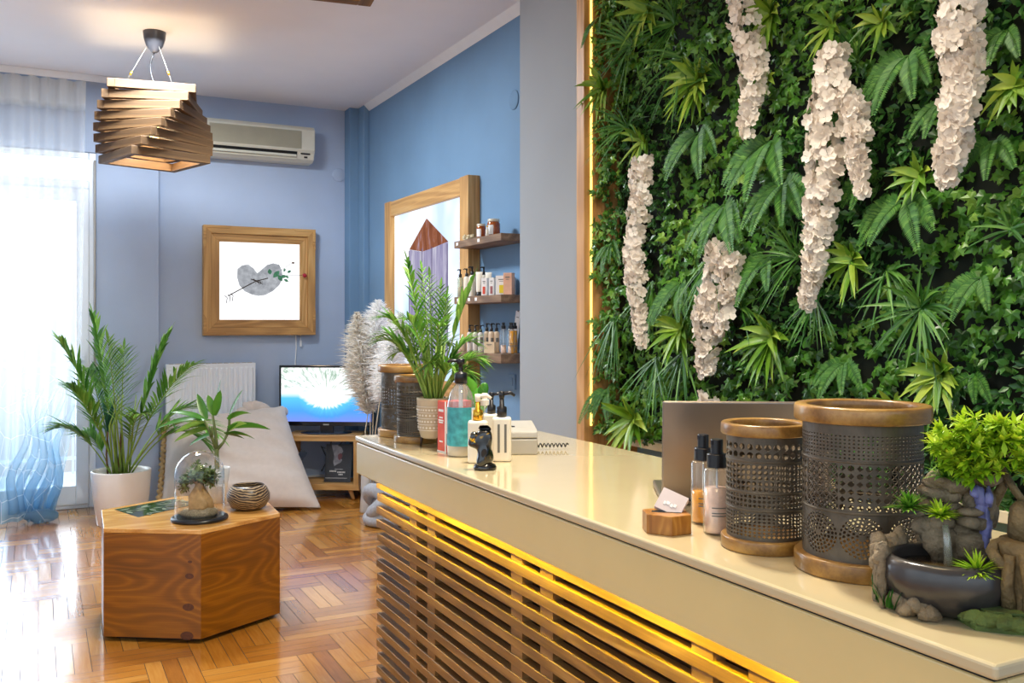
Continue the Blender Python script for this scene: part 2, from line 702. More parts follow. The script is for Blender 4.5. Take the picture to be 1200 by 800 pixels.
mb = MB(); mb.box2((XL - .1, YN, HC), (XW + .15, YB + .15, HC + .12))
struct('ceiling', mb, M_CEIL, 'smooth white painted ceiling', 'ceiling')
mb = MB(); mb.box2((XL - .12, 2.6, -.06), (XL, YB, HC))  # wall stops short so sky light reaches desk and plants
struct('wall_left', mb, M_BACK, 'pale grey-blue side wall', 'wall')
mb = MB(); mb.box2((XW, YN, -.06), (XW + .12, YB + .12, HC))
struct('wall_right', mb, M_BLUE, 'mid-blue painted side wall', 'wall')

DX0, DX1, DZ1 = -1.25, 0.376, 2.58           # balcony door opening
mb = MB()
mb.box2((.80, YB, -.06), (XW, YB + .12, HC))
struct('wall_back', mb, M_BACK, 'pale grey-blue end wall carrying the air conditioner', 'wall')
mb = MB()
mb.box2((DX1, YL, -.06), (.80, YB + .12, HC))
mb.box2((XL, YL, -.06), (DX0, YB + .12, HC))
mb.box2((DX0, YL, DZ1), (DX1, YB + .12, HC))
struct('wall_window', mb, M_BACK, 'pale projecting wall around the balcony door', 'wall')

# boxed pipe run in the far corner
mb = MB()
mb.box2((2.26, 7.30, 0), (XW, YB, HC))
mb.box2((2.335, 7.16, 0), (XW, 7.30, HC))
struct('trim_1', mb, M_BLUE, 'blue boxed-in pipe run in the far room corner', 'pipe casing', bevel=.004)
# pale pier between the blue wall and the plant wall
mb = MB(); mb.box2((2.16, 3.47, 0), (XW, 4.115, HC))
struct('wall_pier', mb, M_PIER, 'pale grey pier projecting between blue wall and plant wall', 'pier')
# ceiling edge strips and skirting
mb = MB()
mb.add([(XW, 4.115, HC - .045), (XW, 7.16, HC - .045), (XW - .045, 7.16, HC), (XW - .045, 4.115, HC), (XW, 4.115, HC), (XW, 7.16, HC)],
       [(0, 1, 2, 3), (0, 3, 4), (1, 5, 2), (0, 4, 5, 1), (3, 2, 5, 4)])
struct('trim_2', mb, M_WHITE, 'narrow white strip where the blue wall meets the ceiling', 'moulding')
mb = MB(); mb.box2((.80, YB - .018, 0), (2.26, YB, .09)); mb.box2((.80, YB - .022, .085), (2.26, YB, .10))
struct('baseboard_back', mb, M_WHITE, 'white baseboard along the end wall', 'baseboard', bevel=.003)
mb = MB(); mb.box2((XW - .016, 4.115, 0), (XW, 7.16, .09))
struct('baseboard_right', mb, M_WHITE, 'white baseboard along the blue wall', 'baseboard', bevel=.003)

# balcony door: fixed frame, transom, two leaves with glass
d = thing('door_1', 'white glazed balcony door with a transom light behind the sheer curtain', 'door', (0, 0, 0))
d['kind'] = 'structure'
ya, yb = 7.36, 7.43
mb = MB()
mb.box2((DX1 - .05, ya, 0), (DX1, yb, DZ1)); mb.box2((DX0, ya, 0), (DX0 + .05, yb, DZ1))
mb.box2((DX0 + .05, ya, DZ1 - .05), (DX1 - .05, yb, DZ1)); mb.box2((DX0 + .05, ya, 2.315), (DX1 - .05, yb, 2.375))
mb.box2((DX0 + .05, ya, 0), (DX1 - .05, yb, .03))
mb.build('door_frame', M_UPVC, d, bevel=.006)
midx = -.45
for (xa, xb) in ((DX0 + .05, midx - .002), (midx + .002, DX1 - .05)):
    mb = MB()
    mb.box2((xa, ya - .012, .03), (xa + .085, yb, 2.313)); mb.box2((xb - .085, ya - .012, .03), (xb, yb, 2.313))
    mb.box2((xa + .085, ya - .012, .03), (xb - .085, yb, .17)); mb.box2((xa + .085, ya - .012, 2.22), (xb - .085, yb, 2.313))
    lf = mb.build('door_leaf', M_UPVC, d, bevel=.006)
    mb = MB(); mb.box2((xa + .085, 7.395, .17), (xb - .085, 7.405, 2.22))
    mb.build('pane', M_PANE, lf)
mb = MB(); mb.box2((DX0 + .05, 7.395, 2.375), (DX1 - .05, 7.405, DZ1 - .05)); mb.build('transom_pane', M_PANE, d)
mb = MB(); mb.box((DX1 - .092, ya - .022, 1.05), (.03, .02, .11)); mb.tube([(DX1 - .092, ya - .03, 1.07), (DX1 - .092, ya - .06, 1.07), (DX1 - .2, ya - .06, 1.07)], .009, 8)
mb.build('door_handle', M_UPVC, d)
mb = MB(); mb.tube([(DX1 - .012, YL - .012, 1.02), (DX1 - .012, YL - .012, 2.52)], .008, 8); mb.box((DX1 - .012, YL - .018, .98), (.035, .036, .13))
mb.build('blind_strap', M_GREY, d)

# balcony beyond the door
mb = MB(); mb.box2((-2.6, 7.56, -.16), (1.6, 9.4, -.03))
struct('balcony_slab', mb, M_WHITE, 'pale balcony floor outside the glazed door', 'balcony')
r_ = thing('balcony_railing', 'pale metal railing of the balcony outside the glazed door', 'railing', (-.6, 9.3, -.03))
mb = MB(); mb.box((0, 0, 1.0), (3.8, .05, .04)); mb.box((0, 0, .14), (3.8, .03, .03)); mb.build('rail', M_WHITE, r_)
mb = MB()
for i in range(24):
    mb.box((-1.84 + i * .16, 0, .5), (.018, .018, 1.0))
mb.build('bars', M_WHITE, r_)

# ================================================================== RECEPTION DESK
ZC = .98
DXF, DXB, DYN, DYF = .921, 1.516, .648, 2.90
desk = thing('reception_desk', 'reception desk with glossy cream top, thick cream fascia and horizontal wood slat front', 'desk', (1.2, 1.7, 0))
oft = V((1.2, 1.7, 0))


def L2(p):
    return tuple(V(p) - oft)


mb = MB(); mb.box2(L2((DXF - .004, DYN - .004, ZC - .018)), L2((DXB, DYF + .004, ZC))); mb.build('worktop', M_COUNTER, desk, bevel=.005, seg=3)
mb = MB()
mb.box2(L2((DXF, DYN, ZC - .122)), L2((DXF + .022, DYF, ZC - .0215)))
mb.box2(L2((DXF + .022, DYF - .022, ZC - .122)), L2((DXB - .02, DYF, ZC - .0215)))
mb.box2(L2((DXF + .022, DYN, ZC - .122)), L2((DXB - .02, DYN + .022, ZC - .0215)))
mb.build('fascia', M_FASCIA, desk, bevel=.003)
mb = MB(); mb.box2(L2((DXF + .004, DYN + .004, ZC - .0215)), L2((DXB - .02, DYF - .004, ZC - .018))); mb.build('shadow_gap', M_DARK, desk)
XS = .985
mb = MB()
pitch, hs = .0434, .0245
z = ZC - .122 - .016
mb.box2(L2((XS - .002, DYN + .02, z - .034)), L2((XS + .026, 2.885, z)))
z -= .034 + .017
k = 0
while z - hs > .0:
    mb.box2(L2((XS, DYN + .02 - (.006 if k % 2 else 0), z - hs)), L2((XS + .024, 2.885 + (.004 if k % 3 else -.003), z)))
    z -= pitch
    k += 1
mb.build('slat_panel', M_SLAT, desk, bevel=.0015, seg=1)
for px in (483, 504, 604, 639, 821, 890):
    yy = atX(px, 600, XS).y
    mb = MB(); mb.box2(L2((XS + .003, yy - .028, 0.0)), L2((XS + .03, yy + .028, ZC - .13))); mb.build('batten', M_SLAT, desk)
mb = MB(); mb.box2(L2((XS + .05, DYN + .04, .0)), L2((XS + .07, 2.585, ZC - .13)))
mb.box2(L2((XS + .07, 2.565, .0)), L2((DXB - .04, 2.585, ZC - .122)))
mb.box2(L2((XS + .07, DYN + .04, .0)), L2((DXB - .04, DYN + .06, ZC - .122)))
mb.build('carcass', mat('carcass_board', '3A2616', .7), desk)
mb = MB(); mb.box2(L2((DXF + .024, DYN + .03, ZC - .122)), L2((DXF + .034, DYF - .03, ZC - .118)))
mb.build('led_strip', glow('yellow_led', 'FFEE00', 80.0), desk)

# ================================================================== HEXAGON TABLE
M_KNOT = mat('pine_knot', '4E2406', .35, var=.35, vs=90, coat=.2)
HX, HY, HR, HZ = .62, 4.45, .425, .478
tab = thing('side_table', 'low hexagonal honey-stained pine block table with dark glass inlay on top', 'table', (HX, HY, 0))
a0 = R(-92)
hexp = [(HR * math.cos(a0 + i * R(60)), HR * math.sin(a0 + i * R(60))) for i in range(6)]
M_PLY = [M_HEX, M_HEXTOP]
for i in range(6):
    p, q = V(hexp[i]), V(hexp[(i + 1) % 6])
    ang = math.atan2((q - p).y, (q - p).x)
    mid = (p + q) / 2
    Ls = (q - p).length
    mb = MB()
    t = .02
    tr = t * math.tan(R(30))
    mb.prism([(-Ls / 2, 0), (Ls / 2, 0), (Ls / 2 - tr, t), (-Ls / 2 + tr, t)], .022, HZ - .0185)
    if i == 5:
        for kx, kz, kr in ((.165, .345, .008), (.163, .285, .016), (.158, .155, .021), (.152, .035, .024)):
            mb.add([(kx + kr * 1.2 * math.cos(a), -.0006, kz + kr * .75 * math.sin(a)) for a in [2 * math.pi * q_ / 16 for q_ in range(16)]], [tuple(range(16))], 1)
    o = mb.build('side_panel', [M_HEX, M_KNOT], tab, bevel=.0012, seg=1)
    o.location = (mid.x, mid.y, 0)
    o.rotation_euler = (0, 0, ang)
mb = MB(); mb.prism(hexp, HZ - .018, HZ); mb.build('table_top', M_HEXTOP, tab, bevel=.002)
mb = MB(); mb.prism([(x * .86, y * .86) for x, y in hexp], 0, .022); mb.build('plinth', M_DARK, tab)
inl = [at(133, 598, dz) for dz in (1,)]


def on_top(x, y, z):
    return at(x, y, (CAM_H - z) * F / (y - 377)) - V((HX, HY, 0))


q = [on_top(134, 597, HZ), on_top(162, 606, HZ), on_top(232, 590, HZ), on_top(204, 584.5, HZ)]
mb = MB(); mb.prism([(p.x, p.y) for p in q], HZ - .001, HZ + .0015); mb.build('glass_inlay', mat('dark_glass', '1E2A20', .12, var=.9, vs=26, coat=.8), tab)
mb = MB()
rr = random.Random(5)
for i in range(26):
    u, v_ = rr.random(), rr.random()
    c = q[0].lerp(q[3], .05 + u * .9).lerp(q[1].lerp(q[2], .05 + u * .9), .12 + .76 * v_)
    c.z = HZ + .0022
    mb.tone = rr.random()
    a = rr.uniform(0, 6.3)
    mb.blade(c, (math.cos(a), math.sin(a), 0), .06, .02, 0, 4, 0, shape=2)
mb.build('inlay_leaves', mat('inlay_leaf', '6E7A62', .3, var=.3), tab)

# cloche with ginseng bonsai
p = at(234, 609, 4.07); p.z = HZ
cl = thing('glass_cloche', 'glass dome cloche on black base covering a small bonsai on the pine table', 'cloche', p)
mb = MB(); mb.lathe([(.118, 0), (.122, .006), (.12, .014), (.112, .018), (0, .018)], 48); mb.build('base', M_BLACK, cl)
mb = MB()
prof = [(.106, .0185), (.106, .2)] + [(.106 * math.cos(R(a)), .2 + .106 * math.sin(R(a))) for a in range(10, 91, 10)]
prof[-1] = (.0005, prof[-1][1])
mb.lathe(prof, 56); mb.build('dome', glassy('dome_glass', 'FCFEFE', .13, .01), cl)
bz = thing('bonsai', 'small ginseng bonsai with bulbous tan trunk under the glass dome', 'bonsai', p + V((0, 0, .0185)))
mb = MB()
mb.ball((0, 0, .012), (.078, .07, .028), 20, 10, 0, .25, fs_=60)
mb.build('gravel_bed', mat('tan_gravel', 'C0AE90', .9, var=.35, vs=150, bump=1, bs=260), bz)
mb = MB()
mb.tube([(.0, 0, .02), (-.006, 0, .05), (-.012, 0, .085), (-.002, 0, .12), (.004, 0, .15), (.012, 0, .185)], [.046, .042, .036, .022, .016, .012], 14)
mb.tube([(.04, .0, .022), (.034, 0, .06), (.014, 0, .10), (.004, 0, .13)], [.022, .022, .018, .012], 10)
mb.tube([(-.04, -.02, .02), (-.02, -.01, .05), (-.008, 0, .09)], [.016, .018, .012], 8)
for sx in (-1, 1):
    mb.tube([(0, 0, .13), (.025 * sx, .01, .16), (.05 * sx, 0, .175)], [.012, .008, .004], 8)
mb.build('trunk', mat('ginseng_bark', 'A88C66', .8, var=.25, vs=40, bump=.4, bs=90), bz)
mb = MB()
for (x, y, z, r) in ((-.058, 0, .155, .036), (-.03, -.02, .185, .036), (.0, .02, .20, .038), (.028, -.02, .19, .036), (.058, .0, .17, .032), (-.066, .01, .13, .024), (.0, -.04, .175, .03), (.03, .03, .175, .034), (-.03, .03, .17, .034), (.045, -.02, .15, .022)):
    for i in range(52):
        dv = V((random.gauss(0, 1), random.gauss(0, 1), random.gauss(0, 1))).normalized()
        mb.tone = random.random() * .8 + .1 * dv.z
        mb.blade(V((x, y, z)) + dv * r * random.uniform(.45, .9), (dv + V((random.uniform(-.6, .6), random.uniform(-.6, .6), random.uniform(-.6, .6)))), .017, .014, .1, 2, .2, shape=2)
    mb.ball((x, y, z), r * .55, 8, 6)
mb.build('foliage', L_MOSS, bz)

# carved bowl
p = at(291, 592, 4.30); p.z = HZ
bw = thing('coconut_bowl', 'round carved brown wooden bowl with open top beside the glass dome', 'bowl', p)
mb = MB()
mb.lathe([(.05, 0), (.078, .012), (.098, .045), (.098, .07), (.084, .1), (.072, .113), (.066, .113), (.078, .096), (.088, .068), (.07, .02), (0, .012)], 40)
m, nt, b, out = base_mat('carved_bowl')
wv = nt.nodes.new('ShaderNodeTexWave'); wv.wave_type = 'RINGS'; wv.inputs['Scale'].default_value = 24; wv.inputs['Distortion'].default_value = 5; wv.inputs['Detail'].default_value = 2
nt.links.new(coords(nt, (1, 1, 1.6)), wv.inputs['Vector'])
nt.links.new(ramp(nt, wv.outputs['Fac'], [(.3, lin('2A1E16')), (.6, lin('5A4432')), (.9, lin('B09874'))]), b.inputs['Base Color'])
b.inputs['Roughness'].default_value = .4
mb.build('body', m, bw)

# dracaena in a milky cup behind the dome
p = at(255, 590, 4.45); p.z = HZ
dr = thing('dracaena', 'small dracaena with strappy yellow-green leaves in a white cup behind the dome', 'plant', p)
mb = MB(); mb.lathe([(.036, 0), (.052, .12), (.058, .17), (.055, .17), (.048, .12), (.033, .006), (0, .006)], 32); mb.build('cup', M_MILK, dr)
mb = MB()
mb.tube([(0, 0, .006), (0, 0, .14), (-.005, 0, .22), (-.004, 0, .26)], [.012, .012, .011, .011], 8)
tips = [((-.004, 0, .25), (-.06, .0, .40)), ((-.002, 0, .255), (.045, -.01, .33)), ((.045, -.01, .325), (.055, 0, .42)), ((-.03, 0, .32), (-.03, -.02, .37)), ((-.004, 0, .26), (-.02, .02, .42))]
for a, e in tips:
    a, e = V(a), V(e)
    mb.tube([a, a.lerp(e, .5) + V((.004, 0, -.004)), e], [.009, .007, .006], 7)
mb.build('stems', mat('dracaena_bark', '5E6A3A', .7, var=.3), dr)
mb = MB()
RT = Matrix.Rotation(-YAW, 3, 'Z')
for (hx, hz, dx, dz, Lf, drp) in ((-.06, .40, -1, .12, .19, .38), (-.06, .40, -.9, .45, .14, .25), (-.05, .39, -1, -.15, .15, .25), (-.06, .40, -.35, .9, .12, .1),
                             (-.03, .36, -.8, -.1, .17, .3), (-.02, .42, .12, 1, .15, .02), (-.02, .42, .35, 1, .12, .05), (.055, .42, .5, .9, .13, .05),
                             (.05, .40, .8, .6, .12, .5), (.05, .36, 1, .25, .17, .38), (.05, .33, 1, .1, .12, .3), (-.03, .33, -.9, -.3, .11, .2),
                             (.045, .34, .5, .5, .12, .5), (-.05, .36, -.7, .35, .11, .6), (.03, .33, .9, -.1, .09, .1), (-.02, .42, -.3, .8, .10, .15)):
    mb.tone = random.random()
    mb.blade(RT @ V((hx, random.uniform(-.02, .02), hz)), RT @ V((dx, random.uniform(-.35, .35), dz)), Lf * 1.22, .040, drp * .8, 7, .3, shape=1, roll=random.uniform(.5, 1.0) * random.choice((-1, 1)))
mb.build('leaves', L_DRAC, dr)

# ================================================================== PENDANT LAMPS
def make_pendant():
    loc = at(181, 190, 5.57)
    top = HC
    loc.z = HC
    r0 = thing('pendant_lamp', 'twisted stack of wooden bars pendant lamp hanging by the air conditioner', 'pendant lamp', loc)
    nl, ph, bh, side, bw_ = 8, .056, .049, .44, .040
    zb = 2.305 - HC
    for k in range(nl):
        a = R(-162.2) + R(9.0) * k
        z = zb + k * ph
        for j in range(4):
            aa = a + j * R(90)
            mb = MB()
            mb.box((bw_ / 2 * (1 if True else 0), 0, bh / 2), (side, bw_, bh))
            o = mb.build('bar', M_LAMPW, r0, bevel=.002, seg=1)
            n = V((math.cos(aa), math.sin(aa), 0))
            o.location = n * (side / 2) + V((0, 0, z))
            o.rotation_euler = (0, 0, aa + R(90))
    zt = zb + nl * ph
    mb = MB(); mb.lathe([(.0, -.125), (.012, -.125), (.022, -.118), (.048, -.085), (.062, -.04), (.066, -.004), (.066, 0), (0, 0)], 32)
    can = mb.build('ceiling_rose', mat('grey_rose', '4A4A50', .3, metal=.3), r0)
    mb = MB(); mb.tube([(0, 0, .0), (0, 0, -.012)], .01, 8); mb.build('hook', M_WIRE, can)
    mb = MB()
    pts = [(0, 0, -.125)]
    for i in range(1, 14):
        t = i / 13
        w = .03 * math.sin(t * 7.5) * (1 - t) + .01 * t
        pts.append((-w * C_, w * S_, -.125 + (zb + .24 + .125) * t))
    mb.tube(pts, .0045, 6); mb.build('cord', M_BLACK, r0)
    for sx in (-1, 1):
        e = RTp @ V((sx * .155, -.10, zt + .0 - .02))
        s = V((0, 0, -.01))
        mb = MB(); mb.tube([s + (e - s) * .02, e], .0011, 5)
        w = mb.build('suspension_wire', M_WIRE, r0)
        mb = MB(); c = s.lerp(e, .72); mb.tube([c - (e - s).normalized() * .012, c + (e - s).normalized() * .012], .007, 8)
        mb.build('clamp', M_GOLD, w)
    mb = MB(); mb.lathe([(.0, .06), (.014, .06), (.016, .0), (.03, -.03), (.034, -.055), (.024, -.082), (0, -.09)], 20, c=(0, 0, zb + .24))
    mb.build('bulb', glow('bulb_glow', 'FFC873', 12), r0)
    lamp_child(r0, (0, 0, zb + .13), 14, (1, .76, .46), .11)
    return r0


RTp = Matrix.Rotation(-YAW, 3, 'Z')
pend = make_pendant()
q2 = at(415, 3, 2.72)
dup(pend, (.625, 2.48, HC), R(-26), 'twisted wooden bar pendant lamp above the desk, only its lowest bar in view')

# ================================================================== AIR CONDITIONER
ac = thing('air_conditioner', 'cream wall-mounted split air conditioner under the ceiling', 'air conditioner', (1.53, YB, 2.62))
aw, ah, ad = .86, .28, .20
mb = MB()
prof = [(0, 0), (-.12, 0), (-.165, .02), (-.185, .07), (-ad, .09), (-ad, .25), (-.17, ah), (0, ah)]
mb.add([(sx * aw / 2, y, z) for sx in (-1, 1) for (y, z) in prof], [tuple(range(8)), tuple(range(15, 7, -1))] + [(i, 8 + i, 8 + (i + 1) % 8, (i + 1) % 8) for i in range(8)])
mb.build('body', M_AC, ac, bevel=.006)
mb = MB()
mb.box((-.03, -ad - .002, .168), (.70, .004, .14))
for i in range(26):
    mb.box((-.03, -ad - .0055, .103 + i * .0052), (.70, .004, .0022))
mb.build('intake_grille', M_ACG, ac)
mb = MB(); mb.add([(-.40, -.1885, .076), (.29, -.1885, .076), (.29, -.171, .034), (-.40, -.171, .034)], [(0, 1, 2, 3)]); mb.build('outlet_slot', M_DARK, ac, solid=.004)
mb = MB(); mb.box((-.055, -.183, .046), (.68, .004, .03), Matrix.Rotation(R(-28), 3, 'X')); mb.box((-.055, -.165, .022), (.68, .006, .012), Matrix.Rotation(R(-40), 3, 'X')); mb.build('louvre', M_AC, ac, bevel=.001)
mb = MB(); mb.box((.355, -.186, .062), (.075, .004, .012), Matrix.Rotation(R(-20), 3, 'X')); mb.box((.36, -.177, .037), (.026, .006, .012), Matrix.Rotation(R(-28), 3, 'X')); mb.build('display', M_BLACK, ac)
mb = MB(); mb.box((-.385, -ad - .001, .10), (.008, .003, .006)); mb.build('logo_mark', M_RED, ac)

# ================================================================== LIGHT BOXES
def picture_box_heart():
    X0, X1, Z0, Z1 = 1.126, 1.996, 1.245, 2.095
    cx, cz = (X0 + X1) / 2, (Z0 + Z1) / 2
    hw, hh = (X1 - X0) / 2, (Z1 - Z0) / 2
    r0 = thing('heart_light_box', 'square pine-framed light box showing a grey heart stone and arrow', 'light box', (cx, YB, cz))

    def miter(name, ins, out_, y0_, y1_):
        # four mitred boards between an outer and an inner rectangle
        (ow, oh), (iw, ih) = out_, ins
        sides = [([(-ow, oh), (ow, oh), (iw, ih), (-iw, ih)], M_PINE), ([(-ow, -oh), (-iw, -ih), (iw, -ih), (ow, -oh)], M_PINE),
                 ([(-ow, -oh), (-ow, oh), (-iw, ih), (-iw, -ih)], M_PINE_V), ([(ow, oh), (ow, -oh), (iw, -ih), (iw, ih)], M_PINE_V)]
        for pl, m in sides:
            mb = MB()
            n = 4
            vs = [(x, y0_, z) for x, z in pl] + [(x, y1_, z) for x, z in pl]
            fs = [(0, 1, 2, 3), (7, 6, 5, 4)] + [(i, 4 + i, 4 + (i + 1) % 4, (i + 1) % 4) for i in range(4)]
            mb.add(vs, fs)
            mb.build(name, m, r0, bevel=.002, seg=1)
    miter('outer_board', (hw - .06, hh - .06), (hw, hh), -.075, 0)
    miter('inner_board', (hw - .122, hh - .122), (hw - .0605, hh - .0605), -.058, 0)
    for sx in (-1, 1):
        for sz in (-1, 1):
            mb = MB()
            c = .13 if sx * sz > 0 else .16
            ow, oh = hw + .001, hh + .001
            g = .022
            pl = [(ow, oh), (ow - c - .06, oh), (ow - c - .03, oh - g), (ow - g, oh - g), (ow - g, oh - c), (ow, oh - c - .04)]
            vs = [(sx * x, -.079, sz * z) for x, z in pl] + [(sx * x, -.070, sz * z) for x, z in pl]
            n = 6
            mb.add(vs, [tuple(range(n)), tuple(range(2 * n - 1, n - 1, -1))] + [(i, n + i, n + (i + 1) % n, (i + 1) % n) for i in range(n)])
            mb.build('corner_inlay', M_PINE, r0, bevel=.002, seg=1)
    pw, pz = hw - .122, hh - .122
    mb = MB(); mb.box((0, -.03, 0), (2 * pw, .02, 2 * pz)); mb.build('lit_panel', M_LIT, r0)
    # printed picture, backlit
    S = 1 / .45 * pw * 2 / 2
    def P(u, v):      # u,v in crop pixels of the picture, centre 356,360, half 226
        return ((u - 356) / 226 * pw, 0, -(v - 360) / 226 * pz)
    m = bpy.data.materials.new('heart_print'); m.use_nodes = True
    nt = m.node_tree; nt.nodes.clear()
    out = nt.nodes.new('ShaderNodeOutputMaterial'); e = nt.nodes.new('ShaderNodeEmission')
    nt.links.new(ramp(nt, nz(nt, coords(nt), 22, 6, .6), [(.3, lin('8C8F96')), (.7, lin('C2C6CC'))]), e.inputs[0]); nt.links.new(e.outputs[0], out.inputs[0])
    outl = [(340, 312), (320, 285), (290, 262), (255, 268), (230, 290), (228, 340), (240, 385), (270, 420), (310, 438), (345, 446), (385, 440), (430, 415), (465, 380), (485, 340), (480, 290), (465, 258), (430, 250), (395, 262), (365, 290)]
    mb = MB()
    c = V(P(352, 350)) + V((0, -.043, 0))
    pts = [V(P(*p)) + V((0, -.041, 0)) for p in outl]
    mb.add([c] + pts, [(0, i + 1, (i + 1) % len(pts) + 1) for i in range(len(pts))])
    mb.build('heart', m, r0)
    mb = MB()
    mb.tube([V(P(178, 448)) + V((0, -.046, 0)), V(P(260, 400)) + V((0, -.046, 0)), V(P(330, 360)) + V((0, -.046, 0)), V(P(400, 340)) + V((0, -.046, 0))], .004, 6)
    for i in range(3):
        a = P(205 - i * 16, 446 + i * 6)
        for (dx, dy) in ((-14, -12), (-4, 32)):
            b2 = P(205 - i * 16 + dx, 446 + i * 6 + dy)
            mb.tube([V(a) + V((0, -.046, 0)), V(b2) + V((0, -.046, 0))], .0028, 5)
    rng = random.Random(2)
    pts = [V(P(330 + rng.uniform(-30, 45), 362 + rng.uniform(-16, 16))) + V((0, -.047, 0)) for i in range(16)]
    mb.tube(pts, .0022, 5)
    mb.tube([V(P(478, 290)) + V((0, -.046, 0)), V(P(535, 246)) + V((0, -.046, 0))], .0015, 5)
    mb.tube([V(P(500, 322)) + V((0, -.046, 0)), V(P(590, 320)) + V((0, -.08, 0))], .0015, 5)
    mb.build('arrow', glow('arrow_ink', '4A4038', .6), r0)
    mb = MB()
    for (u, v, du, dv, Lf, w) in ((412, 318, -.2, 1, .045, .034), (430, 335, .6, .7, .07, .04), (490, 300, .3, .9, .03, .018), (510, 305, .8, .5, .035, .022), (490, 345, 1, -.5, .04, .022), (480, 355, -.4, .5, .06, .035), (500, 325, .3, -.2, .03, .02), (470, 330, 1, .1, .05, .028)):
        mb.tone = rng.random()
        mb.blade(V(P(u, v)) + V((0, -.05, 0)), V((du, -.1, dv)), Lf, w, 0, 4, .15, up=V((0, -1, 0)), shape=2)
    mb.build('rose_leaves', mat('rose_leaf', '3F7A5A', .5, var=.3, emit=.25), r0)
    mb = MB(); mb.ball(V(P(604, 320)) + V((0, -.088, 0)), (.018, .012, .016), 10, 8, 0, .3, fs_=120); mb.build('rose_bud', mat('rose_red', 'A8182E', .6, var=.3), r0)
    mb = MB(); mb.ball(V(P(544, 245)) + V((0, -.046, 0)), (.013, .005, .008), 8, 6); mb.build('arrow_tip', mat('dry_leaf', '8C7468', .8), r0)
    mb = MB(); mb.tube([(.29, -.012, -hh), (.295, -.012, -hh - .1), (.285, -.012, -hh - .25), (.30, -.012, -hh - .5)], .005, 6); mb.tube([(.33, -.012, -hh), (.33, -.012, -hh - .09)], .003, 6); mb.box((.33, -.014, -hh - .07), (.014, .012, .05))
    mb.build('cable', M_WHITE, r0)


picture_box_heart()


def picture_box_crystal():
    Y0, Y1, Z0, Z1 = 5.055, 6.56, .86, 2.236
    r0 = thing('crystal_light_box', 'tall light box in a rough wood frame showing a pointed crystal on the blue wall', 'light box', (XW, (Y0 + Y1) / 2, (Z0 + Z1) / 2))
    cy, cz = (Y0 + Y1) / 2, (Z0 + Z1) / 2
    def bx(name, m, y0_, y1_, z0_, z1_, xf, xb=0):
        mb = MB(); mb.box2((xf, y0_ - cy, z0_ - cz), (xb, y1_ - cy, z1_ - cz)); return mb.build(name, m, r0, bevel=.002, seg=1)
    fw = .125
    bx('upright', M_PINE_V, Y0, Y0 + fw, Z0, Z1, -.08)
    bx('upright', M_PINE_V, Y1 - fw, Y1, Z0, Z1, -.08)
    bx('cross_rail', M_PINE_Y, Y0 + fw, Y1 - fw, Z1 - .11, Z1 - .004, -.076)
    bx('cross_rail', M_PINE_Y, Y0 + fw, Y1 - fw, Z0, Z0 + .11, -.076)
    m = bpy.data.materials.new('crystal_panel'); m.use_nodes = True
    nt = m.node_tree; nt.nodes.clear()
    out = nt.nodes.new('ShaderNodeOutputMaterial'); e = nt.nodes.new('ShaderNodeEmission'); e.inputs[1].default_value = 1.3
    nt.links.new(ramp(nt, nz(nt, coords(nt), 1.8, 2), [(.38, lin('C4DAF8')), (.6, lin('FFFFFF'))]), e.inputs[0]); nt.links.new(e.outputs[0], out.inputs[0])
    mb = MB(); mb.box2((-.045, Y0 + fw - cy, Z0 + .11 - cz), (-.02, Y1 - fw - cy, Z1 - .11 - cz)); mb.build('lit_panel', m, r0)

    def printm(name, stops, sc):
        m = bpy.data.materials.new(name); m.use_nodes = True
        nt = m.node_tree; nt.nodes.clear()
        out = nt.nodes.new('ShaderNodeOutputMaterial'); e = nt.nodes.new('ShaderNodeEmission'); e.inputs[1].default_value = .8
        nt.links.new(ramp(nt, nz(nt, coords(nt, sc), 1.5, 6, .65, .8), stops), e.inputs[0]); nt.links.new(e.outputs[0], out.inputs[0])
        return m
    mt = printm('crystal_tip', [(.3, lin('7A4432')), (.55, lin('B06E50')), (.75, lin('C9B4C8'))], (1, 16, 3))
    mbod = printm('crystal_body', [(.3, lin('8E86B8')), (.55, lin('C8C2E0')), (.75, lin('F4F4FF'))], (1, 14, 2))
    yc, hw = 5.775, .34
    def Q(y, z, x=-.048):
        return (x, y - cy, z - cz)
    def slab(name, pts, m):
        mb = MB()
        n = len(pts)
        vs = [Q(y, z, -.052) for y, z in pts] + [Q(y, z, -.046) for y, z in pts]
        mb.add(vs, [tuple(range(n)), tuple(range(2 * n - 1, n - 1, -1))] + [(i, n + i, n + (i + 1) % n, (i + 1) % n) for i in range(n)])
        mb.build(name, m, r0)
    slab('crystal_tip', [(yc + .02, 2.045), (yc + hw, 1.86), (yc + hw * .3, 1.83), (yc - hw * .2, 1.84), (yc - hw, 1.865)], mt)
    slab('crystal_body', [(yc + hw, 1.858), (yc + hw * .3, 1.828), (yc - hw * .2, 1.838), (yc - hw, 1.863), (yc - hw, 1.05), (yc + hw, 1.05)], mbod)
    mb = MB()
    for y in (yc + hw, yc + .1, yc - .08, yc - hw):
        mb.box(Q(y, 1.45, -.053), (.002, .008, .80))
    mb.build('crystal_edges', glow('crystal_edge', '7A6E9A', .6), r0)


picture_box_crystal()

